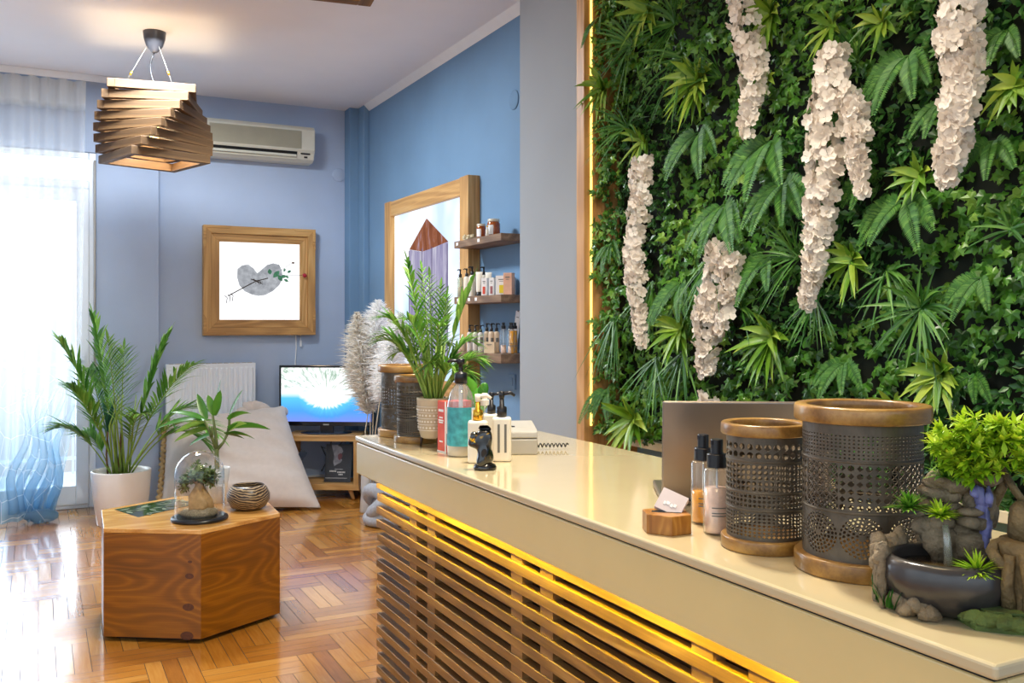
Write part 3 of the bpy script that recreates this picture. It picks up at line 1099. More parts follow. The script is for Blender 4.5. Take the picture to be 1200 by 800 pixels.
# ================================================================== TV CORNER
ang = R(-31)
tc = at(376, 514, 7.0)
ax = V((math.cos(ang), math.sin(ang), 0)); ay = V((-math.sin(ang), math.cos(ang), 0))
so = tc + ay * .16; so.z = 0
st = thing('tv_stand', 'low open pine TV bench with two shelves in the corner', 'TV stand', so, ang)
mb = MB(); mb.box((0, 0, .465), (.585, .32, .045)); mb.build('top_board', M_PINE, st, bevel=.003)
mb = MB(); mb.box((0, 0, .095), (.585, .32, .045)); mb.build('lower_shelf', M_PINE, st, bevel=.003)
for sx in (-1, 1):
    mb = MB(); mb.box((sx * .27, 0, .28), (.04, .32, .325)); mb.build('side_panel', M_PINE_V, st, bevel=.003)
    for sy in (-1, 1):
        mb = MB(); mb.tube([(sx * .21, sy * .1, .0725), (sx * .245, sy * .13, 0)], [.018, .012], 8); mb.build('leg', M_PINE_V, st)
tv = thing('television', 'flat black television lit with a blue and white burst picture', 'television', tc + ay * .16 + V((0, 0, 0)), ang)
tv.location.z = .4875
m = bpy.data.materials.new('tv_picture'); m.use_nodes = True
nt = m.node_tree; nt.nodes.clear()
out = nt.nodes.new('ShaderNodeOutputMaterial'); e = nt.nodes.new('ShaderNodeEmission'); e.inputs[1].default_value = 1.3
tcn = nt.nodes.new('ShaderNodeTexCoord'); sp = nt.nodes.new('ShaderNodeSeparateXYZ'); nt.links.new(tcn.outputs['Object'], sp.inputs[0])
# polar burst noise
gr = nt.nodes.new('ShaderNodeMath'); gr.operation = 'ARCTAN2'
nt.links.new(sp.outputs['Z'], gr.inputs[0]); nt.links.new(sp.outputs['X'], gr.inputs[1])
ln = nt.nodes.new('ShaderNodeVectorMath'); ln.operation = 'LENGTH'; nt.links.new(tcn.outputs['Object'], ln.inputs[0])
cb = nt.nodes.new('ShaderNodeCombineXYZ')
k1 = nt.nodes.new('ShaderNodeMath'); k1.operation = 'MULTIPLY'; k1.inputs[1].default_value = 5; nt.links.new(gr.outputs[0], k1.inputs[0])
k2 = nt.nodes.new('ShaderNodeMath'); k2.operation = 'MULTIPLY'; k2.inputs[1].default_value = 6; nt.links.new(ln.outputs['Value'], k2.inputs[0])
nt.links.new(k1.outputs[0], cb.inputs[0]); nt.links.new(k2.outputs[0], cb.inputs[1])
bn = nz(nt, cb.outputs[0], 1.6, 5, .65)
mr = nt.nodes.new('ShaderNodeMapRange'); mr.inputs['From Min'].default_value = -.22; mr.inputs['From Max'].default_value = .20
nt.links.new(sp.outputs['Z'], mr.inputs['Value'])
burst = nt.nodes.new('ShaderNodeMapRange'); burst.inputs['From Min'].default_value = .03; burst.inputs['From Max'].default_value = .22; burst.inputs['To Min'].default_value = .75; burst.inputs['To Max'].default_value = 0
nt.links.new(ln.outputs['Value'], burst.inputs['Value'])
bm = nt.nodes.new('ShaderNodeMath'); bm.operation = 'MULTIPLY'; nt.links.new(bn, bm.inputs[0]); nt.links.new(burst.outputs[0], bm.inputs[1])
ad_ = nt.nodes.new('ShaderNodeMath'); ad_.operation = 'ADD'; nt.links.new(bm.outputs[0], ad_.inputs[0]); nt.links.new(mr.outputs[0], ad_.inputs[1])
sky = ramp(nt, ad_.outputs[0], [(.0, lin('7C8CEC')), (.22, lin('4E9AF4')), (.46, lin('5CC0F4')), (.56, lin('F4FCFF')), (1, lin('FDFEFF'))])
gm = nt.nodes.new('ShaderNodeMixRGB'); gm.blend_type = 'MULTIPLY'
fgt = ramp(nt, mr.outputs[0], [(.52, (0, 0, 0)), (.7, (1, 1, 1))])
fb = nt.nodes.new('ShaderNodeMath'); fb.operation = 'MULTIPLY'
nt.links.new(fgt, fb.inputs[0]); nt.links.new(ramp(nt, bn, [(.48, (0, 0, 0)), (.62, (1, 1, 1))]), fb.inputs[1])
nt.links.new(fb.outputs[0], gm.inputs[0]); nt.links.new(sky, gm.inputs[1]); gm.inputs[2].default_value = (*lin('98B4A0'), 1)
nt.links.new(gm.outputs[0], e.inputs[0]); nt.links.new(e.outputs[0], out.inputs[0])
M_TV = m
tw, th = .745, .47
mb = MB()
mb.box((0, .012, .055 + th / 2), (tw, .045, th)); mb.box((0, .045, .055 + th / 2), (tw * .6, .04, th * .6))
mb.build('casing', M_BLACKG, tv, bevel=.004)
mb = MB(); mb.box((0, 0, 0), (tw - .036, .003, th - .052)); o = mb.build('screen', M_TV, tv); o.location = (0, -.0115, .055 + th / 2 + .008)
mb = MB(); mb.box((0, -.0105, .066), (.045, .002, .010)); mb.build('brand_plate', M_GREY, tv)
mb = MB(); mb.box((0, .012, .038), (.10, .03, .07)); mb.lathe([(.0, 0), (.20, 0), (.20, .006), (.17, .011), (0, .014)], 32, sy=.62); mb.build('foot', M_BLACKG, tv)
# flyer in clear holder
fy = thing('poster_stand', 'dark portrait flyer in a clear acrylic holder on the lower TV bench shelf', 'flyer', so + ax * .10 + ay * -.06 + V((0, 0, .1175)), ang)
tl = Matrix.Rotation(R(-14), 3, 'X')
mb = MB(); mb.box(tl @ V((0, 0, .145)) , (.205, .003, .29), tl)
mb.build('flyer', mat('flyer_dark', '20222C', .5, var=.3, vs=8), fy)
mb = MB()
prof = [(-.06, .283), (-.015, .285), (.02, .265), (.035, .235), (.02, .215), (.03, .20), (.012, .185), (.03, .17), (.02, .15), (-.01, .135), (-.03, .12), (-.04, .15), (-.035, .2)]
mb.add([tl @ V((x, -.0035, z)) for x, z in prof], [tuple(range(len(prof)))])
mb.build('portrait_print', mat('portrait_grey', '9A98A0', .3, var=.35, vs=40), fy)
mb = MB(); mb.add([tl @ V((x, -.0045, z)) for x, z in ((-.005, .208), (.012, .222), (.03, .212), (.025, .185), (.01, .165), (-.004, .18))], [tuple(range(6))])
mb.build('lips_print', mat('lip_red', '7A1C28', .3), fy)
mb = MB()
for (x0_, x1_, z_) in ((-.06, -.005, .083), (.0, .065, .075), (.01, .05, .058), (-.02, .05, .098)):
    n = int((x1_ - x0_) / .009)
    for i in range(n):
        mb.box(tl @ V((x0_ + i * .009, -.0035, z_)), (.006, .001, .011 if z_ < .09 else .004), tl)
mb.box(tl @ V((-.01, -.0035, .03)), (.17, .001, .003), tl)
mb.build('lettering', M_INKW, fy)
mb = MB(); mb.box(tl @ V((0, -.006, .147)), (.215, .002, .295), tl); mb.box((0, .01, .002), (.215, .09, .004)); mb.build('acrylic_holder', glassy('acrylic', 'FAFAFA', .03, .1), fy)
# cables behind the bench
cb_ = MB()
pts = [so + ax * (-.05 + .05 * math.sin(i * 1.3)) + ay * (.19 + .01 * math.cos(i)) + V((0, 0, .44 - .03 * i + .05 * math.sin(i * 2.1))) for i in range(10)]
cb_.tube(pts, .004, 6)
pts = [so + ax * (.02 + .06 * math.sin(i * 1.1 + 1)) + ay * (.20) + V((0, 0, .42 - .025 * i + .04 * math.cos(i * 1.7))) for i in range(11)]
cb_.tube(pts, .003, 6)
tag(cb_.build('power_cable', M_BLACK), 'tangled black cables hanging behind the TV bench', 'cable')

# ================================================================== RADIATOR
rd = thing('radiator', 'white panel radiator on the end wall behind the big cushion', 'radiator', (1.18, YB - .035, .44))
mb = MB()
mb.box2((-.33, -.085, 0), (.33, -.02, .59))
n = 17
for i in range(n):
    x = -.30 + i * .6 / (n - 1)
    mb.add([(x - .012, -.085, .03), (x - .006, -.094, .04), (x + .006, -.094, .04), (x + .012, -.085, .03), (x - .012, -.085, .56), (x - .006, -.094, .55), (x + .006, -.094, .55), (x + .012, -.085, .56)],
           [(0, 1, 5, 4), (1, 2, 6, 5), (2, 3, 7, 6), (0, 3, 2, 1), (4, 5, 6, 7)])
mb.build('panel', mat('radiator_white', 'E8EEF6', .4, var=.01), rd, bevel=.004)
mb = MB()
for i in range(14):
    mb.box((-.29 + i * .0446, -.05, .592), (.03, .045, .004))
mb.build('top_grille', M_GREY, rd)
mb = MB(); mb.tube([(.34, -.05, .06), (.37, -.05, .06), (.37, -.05, -.44)], .009, 8); mb.lathe([(.0, 0), (.018, 0), (.018, .05), (.012, .06), (0, .06)], 12, c=(.355, -.05, .05)); mb.build('valve', M_WHITE, rd)
mb = MB()
for x in (-.25, .25):
    mb.box((x, .0075, .45), (.03, .055, .2))
mb.build('wall_bracket', M_WHITE, rd)

# ================================================================== BIG CUSHION
cu = thing('floor_cushion', 'huge off-white floor cushion leaning against the radiator', 'cushion', (1.25, 6.85, 0))
oc = V((1.25, 6.85, 0))
Pbl, Pbr, Ptr, Ptl = V((.74, 6.76, .03)), V((1.80, 6.50, .02)), V((1.69, 7.17, .70)), V((.84, 7.26, .62))
NU, NV = 40, 36
ctr = (Pbl + Pbr + Ptr + Ptl) / 4
nrm = ((Pbr - Pbl).cross(Ptl - Pbl)).normalized()
if nrm.y > 0:
    nrm = -nrm
mb = MB()
for side in (1, -1):
    vs = []
    for i in range(NU + 1):
        for j in range(NV + 1):
            u, v = i / NU, j / NV
            p = Pbl.lerp(Pbr, u).lerp(Ptl.lerp(Ptr, u), v)
            uu, vv = 2 * u - 1, 2 * v - 1
            # sides pulled in between the corners
            pin = .05
            cc = Pbl.lerp(Pbr, .5).lerp(Ptl.lerp(Ptr, .5), v)
            p = p + (cc - p) * pin * (1 - vv * vv) * abs(uu) ** 3 * .6
            cc = Pbl.lerp(Pbr, u).lerp(Ptl.lerp(Ptr, u), .5)
            p = p + (cc - p) * pin * (1 - uu * uu) * abs(vv) ** 3
            t = (1 - abs(uu) ** 2.6) ** .55 * (1 - abs(vv) ** 2.6) ** .55
            h = (.17 if side > 0 else .05) * t
            edge = max(abs(uu), abs(vv))
            wr = .018 * math.sin(30 * v + 3 * noise.noise(V((u * 4, v * 3, side)))) * max(0, abs(uu) - .35) * t
            wr += .026 * noise.noise(V((u * 3, v * 11 + u * 3, side * 3))) * t
            wr += .010 * math.sin(30 * u + 2 * v) * max(0, abs(vv) - .5) * t
            q = p + nrm * side * (h + wr)
            q.z = max(q.z, .004)
            vs.append(q - oc)
    fs = [(i * (NV + 1) + j, (i + 1) * (NV + 1) + j, (i + 1) * (NV + 1) + j + 1, i * (NV + 1) + j + 1) for i in range(NU) for j in range(NV)]
    mb.add(vs, fs, 0, True)
mb.build('cover', M_CLOTH, cu)
mb = MB()
pts = []
for i in range(50):
    v = i / 49
    p = Pbl.lerp(Ptl, v)
    p = p + (ctr - p) * .02 * (1 - (2 * v - 1) ** 2)
    pts.append(p - oc + V((-.012 + .012 * math.sin(i * 2.2), -.01, max(0, .02 - p.z))))
mb.tube(pts, .016, 7); mb.build('ruffled_piping', M_PIPING, cu)
mb = MB(); p = Pbr.lerp(Ptr, .5) - oc + V((0, -.02, 0)); mb.box(p, (.05, .006, .07), Matrix.Rotation(R(35), 3, 'Y')); mb.build('brand_tag', M_NAVY, cu)
mb = MB()
for i in range(7):
    a = i / 6
    mb.ball(Ptr - oc + V((-.30 + a * .28, .0, -.03 + .03 * math.sin(a * 5) + a * .01)), (.06, .035, .035 + .015 * math.sin(a * 7)), 10, 8, 0, .35, fs_=30)
mb.build('gathered_top', M_CLOTH, cu)

# ================================================================== CURTAIN
m = bpy.data.materials.new('sheer_voile'); m.use_nodes = True
nt = m.node_tree; nt.nodes.clear()
out = nt.nodes.new('ShaderNodeOutputMaterial')
tcn = nt.nodes.new('ShaderNodeTexCoord'); sp = nt.nodes.new('ShaderNodeSeparateXYZ'); nt.links.new(tcn.outputs['Object'], sp.inputs[0])
hz = nt.nodes.new('ShaderNodeMapRange'); hz.inputs['From Max'].default_value = 3.05; nt.links.new(sp.outputs['Z'], hz.inputs['Value'])
colr = ramp(nt, hz.outputs[0], [(.02, lin('A4CAE2')), (.14, lin('D0E4F0')), (.32, lin('F4F8FC')), (1, lin('F6F4EE'))])
vo = nt.nodes.new('ShaderNodeTexVoronoi'); vo.feature = 'DISTANCE_TO_EDGE'; vo.inputs['Scale'].default_value = 1
nt.links.new(coords(nt, (9, 2, 6)), vo.inputs['Vector'])
line = ramp(nt, vo.outputs['Distance'], [(.006, (.7, .7, .7)), (.024, (0, 0, 0))])
lm = ramp(nt, hz.outputs[0], [(.22, (1, 1, 1)), (.4, (0, 0, 0))])
lmul = nt.nodes.new('ShaderNodeMath'); lmul.operation = 'MULTIPLY'; nt.links.new(line, lmul.inputs[0]); nt.links.new(lm, lmul.inputs[1])
mc = nt.nodes.new('ShaderNodeMixRGB'); nt.links.new(lmul.outputs[0], mc.inputs[0]); nt.links.new(colr, mc.inputs[1]); mc.inputs[2].default_value = (1, 1, 1, 1)
df = nt.nodes.new('ShaderNodeBsdfDiffuse'); nt.links.new(mc.outputs[0], df.inputs[0])
tr = nt.nodes.new('ShaderNodeBsdfTranslucent'); nt.links.new(mc.outputs[0], tr.inputs[0])
ms = nt.nodes.new('ShaderNodeMixShader'); ms.inputs[0].default_value = .55; nt.links.new(df.outputs[0], ms.inputs[1]); nt.links.new(tr.outputs[0], ms.inputs[2])
tp = nt.nodes.new('ShaderNodeBsdfTransparent'); nt.links.new(ramp(nt, hz.outputs[0], [(.02, lin('C2DCEC')), (.12, lin('E4F0F8')), (.26, (1, 1, 1))]), tp.inputs[0])
m2 = nt.nodes.new('ShaderNodeMixShader')
of = ramp(nt, hz.outputs[0], [(.08, (.52, .52, .52)), (.34, (.27, .27, .27)), (.93, (.34, .34, .34)), (.945, (.85, .85, .85))])
la = nt.nodes.new('ShaderNodeMath'); la.operation = 'MULTIPLY_ADD'; la.inputs[1].default_value = .16; nt.links.new(lmul.outputs[0], la.inputs[0]); nt.links.new(of, la.inputs[2])
nt.links.new(la.outputs[0], m2.inputs[0]); nt.links.new(tp.outputs[0], m2.inputs[1]); nt.links.new(ms.outputs[0], m2.inputs[2]); nt.links.new(m2.outputs[0], out.inputs[0])
M_VOILE = m
ct = thing('sheer_curtain', 'sheer white curtain with blue hem in front of the balcony door', 'curtain', (-.4, 7.2, 0))
mb = MB()
NX, NZ = 150, 40
vs = []
for j in range(NZ + 1):
    t = j / NZ          # 0 top
    z = 3.05 - 3.035 * t
    for i in range(NX + 1):
        s = i / NX
        xr = .30 - .05 * t
        x = -1.2 + s * (xr + 1.2)
        # the right end is gathered towards a bunch at the foot
        k = max(0, (s - .55) / .45) * max(0, t - .55) / .45
        x = x - .16 * k * k
        y = 7.19 - .12 * t * t + (.026 + .02 * t) * math.sin(s * 88 + .8 * math.sin(s * 23)) + .02 * math.sin(s * 31 + t * 2) * t
        if t < .06:
            y += .008 * math.sin(s * 260)
        if t > .93:
            y -= (t - .93) * 1.6 * (.4 + .6 * math.sin(s * 40) ** 2)
        vs.append(V((x, y, max(.012, z))) - V((-.4, 7.2, 0)))
fs = [(j * (NX + 1) + i, j * (NX + 1) + i + 1, (j + 1) * (NX + 1) + i + 1, (j + 1) * (NX + 1) + i) for j in range(NZ) for i in range(NX)]
mb.add(vs, fs, 0, True)
mb.build('voile', M_VOILE, ct)
mb = MB()
for i in range(5):
    pts = [(.60 - .06 * i + .03 * math.sin(k * .9 + i), -.12 - .03 * i + .02 * math.cos(k + i), .9 - k * .075) for k in range(12)]
    pts = [(x - .012 * k, y, max(.02, z)) for k, (x, y, z) in enumerate(pts)]
    mb.tube(pts, [.012 + .002 * k for k in range(12)], 6)
mb.ball((.42, -.24, .05), (.10, .06, .045), 12, 8, 0, .5, fs_=22)
mb.build('gathered_hem', M_VOILE, ct)
rl = MB(); rl.box((-.30, 7.20, 3.082), (1.9, .06, .034)); rl.box((-.30, 7.165, 3.075), (1.9, .012, .05))
tag(rl.build('curtain_rail', M_WHITE, bevel=.004), 'white ceiling-mounted curtain rail above the sheer curtain', 'curtain rail')

# ================================================================== PALMS
def frond(mb, base, d, L, droop, nleaf, leafL, leafW, mi_leaf=0, mi_stem=1, bare=.35, vee=.6):
    base, d = V(base), V(d).normalized()
    pts = []
    n = 12
    for i in range(n + 1):
        t = i / n
        pts.append(base + d * (L * t) + V((0, 0, -1)) * droop * L * t ** 2.3)
    mb.tube(pts, [.0045 * (L / .5) ** .5 * (1 - .75 * i / n) for i in range(n + 1)], 5, True, mi_stem)
    for k in range(nleaf):
        t = bare + (1 - bare) * (k + .5) / nleaf
        f = t * n
        i = min(int(f), n - 1)
        p = pts[i].lerp(pts[i + 1], f - i)
        tg = (pts[i + 1] - pts[i]).normalized()
        sd = tg.cross(V((0, 0, 1)))
        if sd.length < .1:
            sd = tg.cross(V((random.uniform(-1, 1), random.uniform(-1, 1), 0)))
        sd.normalize()
        upv = sd.cross(tg)
        sz = math.sin(math.pi * (.18 + .78 * (k + .5) / nleaf)) * .75 + .25
        for s in (-1, 1):
            mb.tone = min(1, max(0, random.gauss(.5, .25)))
            dv = tg * (.75 + .5 * (t - bare)) + sd * s * vee + upv * random.uniform(.0, .3)
            mb.blade(p, dv, leafL * sz * random.uniform(.85, 1.1), leafW, random.uniform(.12, .4), 4, .3, mi_leaf)
    mb.tone = .6
    mb.blade(pts[-1], pts[-1] - pts[-2], leafL * .5, leafW, .2, 4, .3, mi_leaf)


M_STEM = mat('palm_stem', '7E9A3E', .45, var=.2)
M_STEMD = mat('dry_stem', '6A4E2E', .8, var=.3)
pp = V((.495, 6.69, 0))
pl = thing('potted_palm', 'tall areca palm in a glossy white pot beside the balcony door', 'plant', pp)
mb = MB(); mb.lathe([(.145, 0), (.152, .01), (.175, .18), (.188, .352), (.186, .36), (.176, .36), (.170, .34), (.165, .30), (0, .30)], 48)
mb.build('pot', M_CERAM, pl)
mb = MB(); mb.lathe([(.166, .302), (.10, .312), (0, .318)], 24, jit=.006); mb.build('soil', M_SOIL, pl)
mb = MB()
rx = V((C_, -S_, 0)); ry = V((S_, C_, 0))      # image-right and depth, only to spread the fronds
for (bx, dx, dz, dy, L, drp) in ((.0, .50, 1.0, -.2, 1.02, .30), (.02, .22, 1.0, .1, .95, .18), (.03, .72, 1, -.3, .98, .55), (-.02, -.14, 1, .0, 1.0, .14), (-.03, -.22, 1, -.2, 1.0, .24), (-.05, -.26, 1, .2, .92, .36),
                              (.03, .45, 1, .3, .85, .5), (.0, .05, 1, -.3, .9, .16), (-.01, -.1, 1, .3, .88, .2), (.05, .62, 1, .1, .75, .65), (-.06, -.42, 1, -.3, .60, .45), (-.06, -.40, .95, .1, .45, .45), (.02, .3, 1, -.4, .7, .4), (-.02, -.2, 1, -.35, .78, .3)):
    w = rx * dx + ry * dy + V((0, 0, dz))
    frond(mb, rx * bx + V((0, random.uniform(-.04, .04), .31)), w, L * 1.26, drp * .95, 24, .25, .018, 0, 1, bare=.36)
for i in range(8):
    a = random.uniform(0, 6.28)
    b_ = V((.05 * math.cos(a), .05 * math.sin(a), .31))
    mb.tube([b_, b_ + V((random.uniform(-.03, .03), random.uniform(-.03, .03), .35)), b_ + V((random.uniform(-.1, .1), 0, .55))], [.007, .006, .003], 6, True, 1)
mb.build('fronds', [L_PALM, M_STEM], pl)
mb = MB()
b_ = rx * -.09 + V((0, 0, .31))
mb.tube([b_, b_ + V((-.01, 0, .15)), b_ + V((0, 0, .33))], .006, 6)
mb.tube([b_ + rx * .06, b_ + rx * .08 + V((0, 0, .18)), b_ + rx * .09 + V((0, 0, .3))], .007, 6)
mb.build('dry_stems', M_STEMD, pl)
mb = MB()
for (dx, dz, Lf) in ((-.5, 1, .26), (-.1, 1.2, .3), (.35, 1, .28), (-.9, .6, .22), (.2, 1.1, .24), (-.3, 1.1, .3), (.6, .9, .22)):
    mb.tone = random.random()
    mb.blade(b_ + V((0, 0, .30)), rx * dx * .7 + V((0, 0, dz)) + ry * random.uniform(-.2, .2), Lf, .035, .12, 5, .3)
mb.build('young_leaf', L_PALMB, pl)

# ================================================================== PAMPAS
pv = at(431, 598, 6.55); pv.z = 0
vz = thing('floor_vase', 'slim glass floor vase holding pampas stems behind the desk end', 'vase', pv)
mb = MB(); mb.lathe([(.055, 0), (.058, .01), (.048, .12), (.05, .42), (.058, .46), (.055, .46), (.046, .42), (.044, .12), (.05, .016), (0, .016)], 28); mb.build('body', M_MILK, vz)


def plume(tipx, tipy, botx, boty, dd, width, lab, dens=1700, warm=.5, stemx=431):
    top = at(tipx, tipy, dd); bot = at(botx, boty, dd)
    root = pv + V((random.uniform(-.025, .025), random.uniform(-.025, .025), .03))
    base = root
    r0 = thing('pampas_grass', lab, 'pampas grass', base, 0, 'dried pampas plumes')
    T, B = top - base, bot - base
    mb = MB()
    s1 = at(stemx, 505, dd) - base
    mb.tube([(0, 0, 0), s1 * .5, s1, B, T], [.005, .0045, .004, .004, .002], 6); mb.build('stem', mat('pampas_stem', 'D8CCB2', .7), r0)
    mb = MB()
    ax_ = (T - B)
    for i in range(dens):
        t = random.random() ** .9
        p = B.lerp(T, t)
        wv_ = width * (math.sin(math.pi * min(1, .12 + t * .86)) ** .8)
        a = random.uniform(0, 6.28)
        o = rx * math.cos(a) + ry * math.sin(a)
        dv = o * 1.0 + ax_.normalized() * random.uniform(.35, 1.1) + V((0, 0, random.uniform(-.3, .2)))
        L = wv_ * random.uniform(.6, 1.25)
        mb.tone = min(1, max(0, random.gauss(warm, .25)))
        mb.blade(p, dv, L, .0075, random.uniform(.1, .55), 3, .1, roll=random.uniform(-1.5, 1.5))
    mb.build('plume', L_PLUME, r0)


plume(418, 366, 431, 486, 6.4, .19, 'beige pampas plume left of the others, drooping over the TV edge', 2000, .28, 428)
plume(443, 352, 438, 452, 6.42, .19, 'tall white pampas plume rising behind the big pierced lantern', 2100, 1.0, 437)
plume(470, 366, 445, 470, 6.12, .165, 'white pampas plume furthest right, its tip against the light box', 2100, 1.0, 440)
plume(410, 412, 434, 482, 6.5, .12, 'small grey-beige pampas plume at the back of the bunch', 1000, .3, 434)

# knotted grey bundle on the floor
kb = at(452, 604, 6.15); kb.z = 0
mb = MB()
pts = []
for i in range(121):
    t = 2 * math.pi * i / 120
    r = .085 + .04 * math.cos(3 * t)
    pts.append((r * math.cos(2 * t), r * math.sin(2 * t), .16 + .075 * math.sin(3 * t)))
mb.tube(pts, .047, 12, False)
pts = [(.11 * math.cos(t), .11 * math.sin(t), .045) for t in [2 * math.pi * i / 30 for i in range(31)]]
mb.tube(pts, .045, 12, False)
o = mb.build('knot_cushion', mat('grey_knit', 'A8ACB4', .9, var=.15, vs=60, bump=.5, bs=160)); o.location = kb
tag(o, 'chunky grey knotted cushion on the floor behind the desk end', 'cushion')

# ================================================================== SHELVES AND PRODUCTS
SY0, SY1 = 4.42, 5.045
XSF = 2.205
shelf_specs = [(1.827, .04, 'top wooden wall shelf carrying honey jars', [(536, 'a'), (561, 'b')]),
               (1.497, .042, 'middle wooden wall shelf carrying tubes and boxed lotions', [(537, 'a'), (550, 'b'), (558, 'c')]),
               (1.176, .05, 'bottom wooden wall shelf carrying rows of pump and spray bottles', [])]
for (z, th_, lab, tags_) in shelf_specs:
    o = thing('wall_shelf', lab, 'shelf', (XW, (SY0 + SY1) / 2, z - th_), 0, 'wooden product shelves')
    mb = MB(); mb.box2((XSF - XW, SY0 - (SY0 + SY1) / 2, 0), (0, SY1 - (SY0 + SY1) / 2, th_)); mb.build('board', M_SHELF, o, bevel=.002, seg=1)
    for px, _ in tags_:
        yy = atX(px, 300, XSF).y
        mb = MB(); mb.box((XSF - XW - .0015, yy - (SY0 + SY1) / 2, th_ * .55), (.002, .026, .018)); mb.build('price_tag', M_PRICE, o)


def pump_bottle(loc, r, h, body, lab, rz=0, pump=M_BLACK, group=None, fill=None, collar=None, flat=1.0, square=False, band=None):
    o = thing('pump_bottle', lab, 'bottle', loc, rz, group)
    mb = MB()
    if square:
        bx_ = [(-r, -r * flat), (r, -r * flat), (r, r * flat), (-r, r * flat)]
        mb.prism(bx_, 0, h)
        mb.build('body', body, o, bevel=r * .28, seg=3)
    else:
        mb.lathe([(r * .92, 0), (r, .004), (r, h * .88), (r * .93, h * .95), (r * .55, h), (0, h)], 24, sy=flat)
        mb.build('body', body, o)
    if fill is not None:
        mb = MB(); mb.lathe([(r * .9, .003), (r * .9, h * fill[1]), (0, h * fill[1])], 20, sy=flat); mb.build('liquid', fill[0], o)
    c = r * .52
    k = r / .016
    mb = MB(); mb.lathe([(c, h), (c, h + .016 * k), (c * .5, h + .018 * k), (c * .42, h + .034 * k), (0, h + .034 * k)], 16); mb.build('collar', collar or pump, o)
    mb = MB(); z = h + .036 * k
    mb.lathe([(c * .5, z - .006 * k), (c * .6, z), (c * .6, z + .006 * k), (0, z + .007 * k)], 12)
    mb.tube([(0, 0, z + .002 * k), (r * .9, 0, z + .004 * k), (r * 1.35, 0, z - .001 * k)], [.0035 * k, .003 * k, .0024 * k], 8)
    mb.build('pump_head', pump, o)
    if band:
        mb = MB()
        for zz, hh, ww in band:
            if square:
                mb.box((0, -r * flat - .0006, h * zz), (r * ww, .0008, h * hh))
            else:
                n = 8
                aa = [R(-140 + 100 * ww * (i / n)) for i in range(n + 1)]
                mb.add([(r * 1.012 * math.cos(a), r * 1.012 * flat * math.sin(a), h * (zz + s * hh / 2)) for s in (-1, 1) for a in aa], [(i, i + 1, n + 2 + i, n + 1 + i) for i in range(n)])
        mb.build('label_print', M_INK, o)
    return o


def spray_bottle(loc, r, h, lab, liquid, lvl, group=None, rz=0, cap=M_BLACK):
    o = thing('spray_bottle', lab, 'bottle', loc, rz, group)
    mb = MB(); mb.lathe([(r * .93, 0), (r, .003), (r, h * .97), (r * .9, h), (r * .45, h + .002)], 24); mb.build('body', M_CLEAR, o)
    mb = MB(); mb.lathe([(r * .88, .003), (r * .9, .006), (r * .9, h * lvl), (0, h * lvl)], 20); mb.build('liquid', liquid, o)
    mb = MB(); mb.lathe([(.0015, .01), (.0015, h)], 6); mb.build('dip_tube', M_WHITE, o)
    k = r / .018
    mb = MB(); mb.lathe([(r * .55, h + .001), (r * .74, h + .002), (r * .74, h + .0185 * k), (r * .70, h + .0195 * k), (r * .46, h + .02 * k), (r * .46, h + .038 * k), (r * .42, h + .039 * k), (0, h + .0392 * k)], 28, smooth=False)
    mb.box((-r * .35, 0, h + .035 * k), (r * .3, r * .25, .006 * k))
    mb.build('sprayer', cap, o)
    mb = MB()
    for zz, ww in ((.42, .8), (.34, .7), (.30, .75)):
        n = 6
        aa = [R(-150 + 90 * ww * (i / n)) for i in range(n + 1)]
        mb.add([(r * 1.012 * math.cos(a), r * 1.012 * math.sin(a), h * (zz + s * .008)) for s in (-1, 1) for a in aa], [(i, i + 1, n + 2 + i, n + 1 + i) for i in range(n)])
    mb.build('label_print', M_INK, o)
    return o


def carton(loc, w, dpt, h, m, lab, rz=0, win=None, cat='box', mside=None):
    o = thing('carton', lab, cat, loc, rz)
    mb = MB(); mb.box((0, 0, h / 2), (w, dpt, h)); mb.build('box', m, o, bevel=.001, seg=1)
    mb = MB(); mb.box((0, -dpt / 2 - .0006, h * .8), (w * .5, .001, h * .05)); mb.box((0, -dpt / 2 - .0006, h * .7), (w * .35, .001, h * .025)); mb.build('label_print', M_INK, o)
    if win:
        mb = MB(); mb.box((win[1] * w, -dpt / 2 - .001, h * .30), (w * .45, .002, h * .42)); mb.build('window', win[0], o)
    if mside:
        mb = MB(); mb.box((-w / 2 - .0007, 0, h / 2), (.001, dpt * .98, h * .98)); mb.build('side_panel', mside, o)
    return o


def sp_(px, X, z):
    p = atX(px, 400, X); p.z = z
    return p


Z3, Z2, Z1_ = 1.1762, 1.4972, 1.8272
g3 = 'bottom shelf bottles'
wb = glassy('frosted_white', 'F6F2EC', .12, .15, .62, 'F6F1EA')
for i, (px, X, lab) in enumerate(((550.5, 2.235, 'frosted white pump bottle, leftmost in front row of bottom shelf'), (557, 2.235, 'frosted white pump bottle, second from left in front row of bottom shelf'), (563.5, 2.235, 'frosted white pump bottle, third from left in front row of bottom shelf'))):
    pump_bottle(sp_(px, X, Z3), .0155, .115, wb, lab, R(-20 + 15 * i), fill=(M_BEIGE, .18), group=g3, band=[(.6, .3, .7)])
mbg = mat('peach_bottle', 'D9C0A4', .35, var=.04)
for (px, X, lab) in ((570.5, 2.30, 'peach pump bottle behind the small white and kraft box'), (576, 2.275, 'peach pump bottle between the box and its taller neighbour'), (582, 2.30, 'peach pump bottle just left of the clear spray bottles')):
    pump_bottle(sp_(px, X, Z3), .0175, .12, mbg, lab, R(10), group=g3, band=[(.6, .2, .6)])
carton(sp_(574.5, 2.226, Z3), .062, .03, .062, mat('kraft', 'DCC6A6', .7), 'small white and kraft box in front of the peach pump bottles', R(-48), mside=M_PRICE)
spray_bottle(sp_(590, 2.26, Z3), .0165, .135, 'clear spray bottle with pale liquid right of the peach bottles', M_PINK, .35, g3)
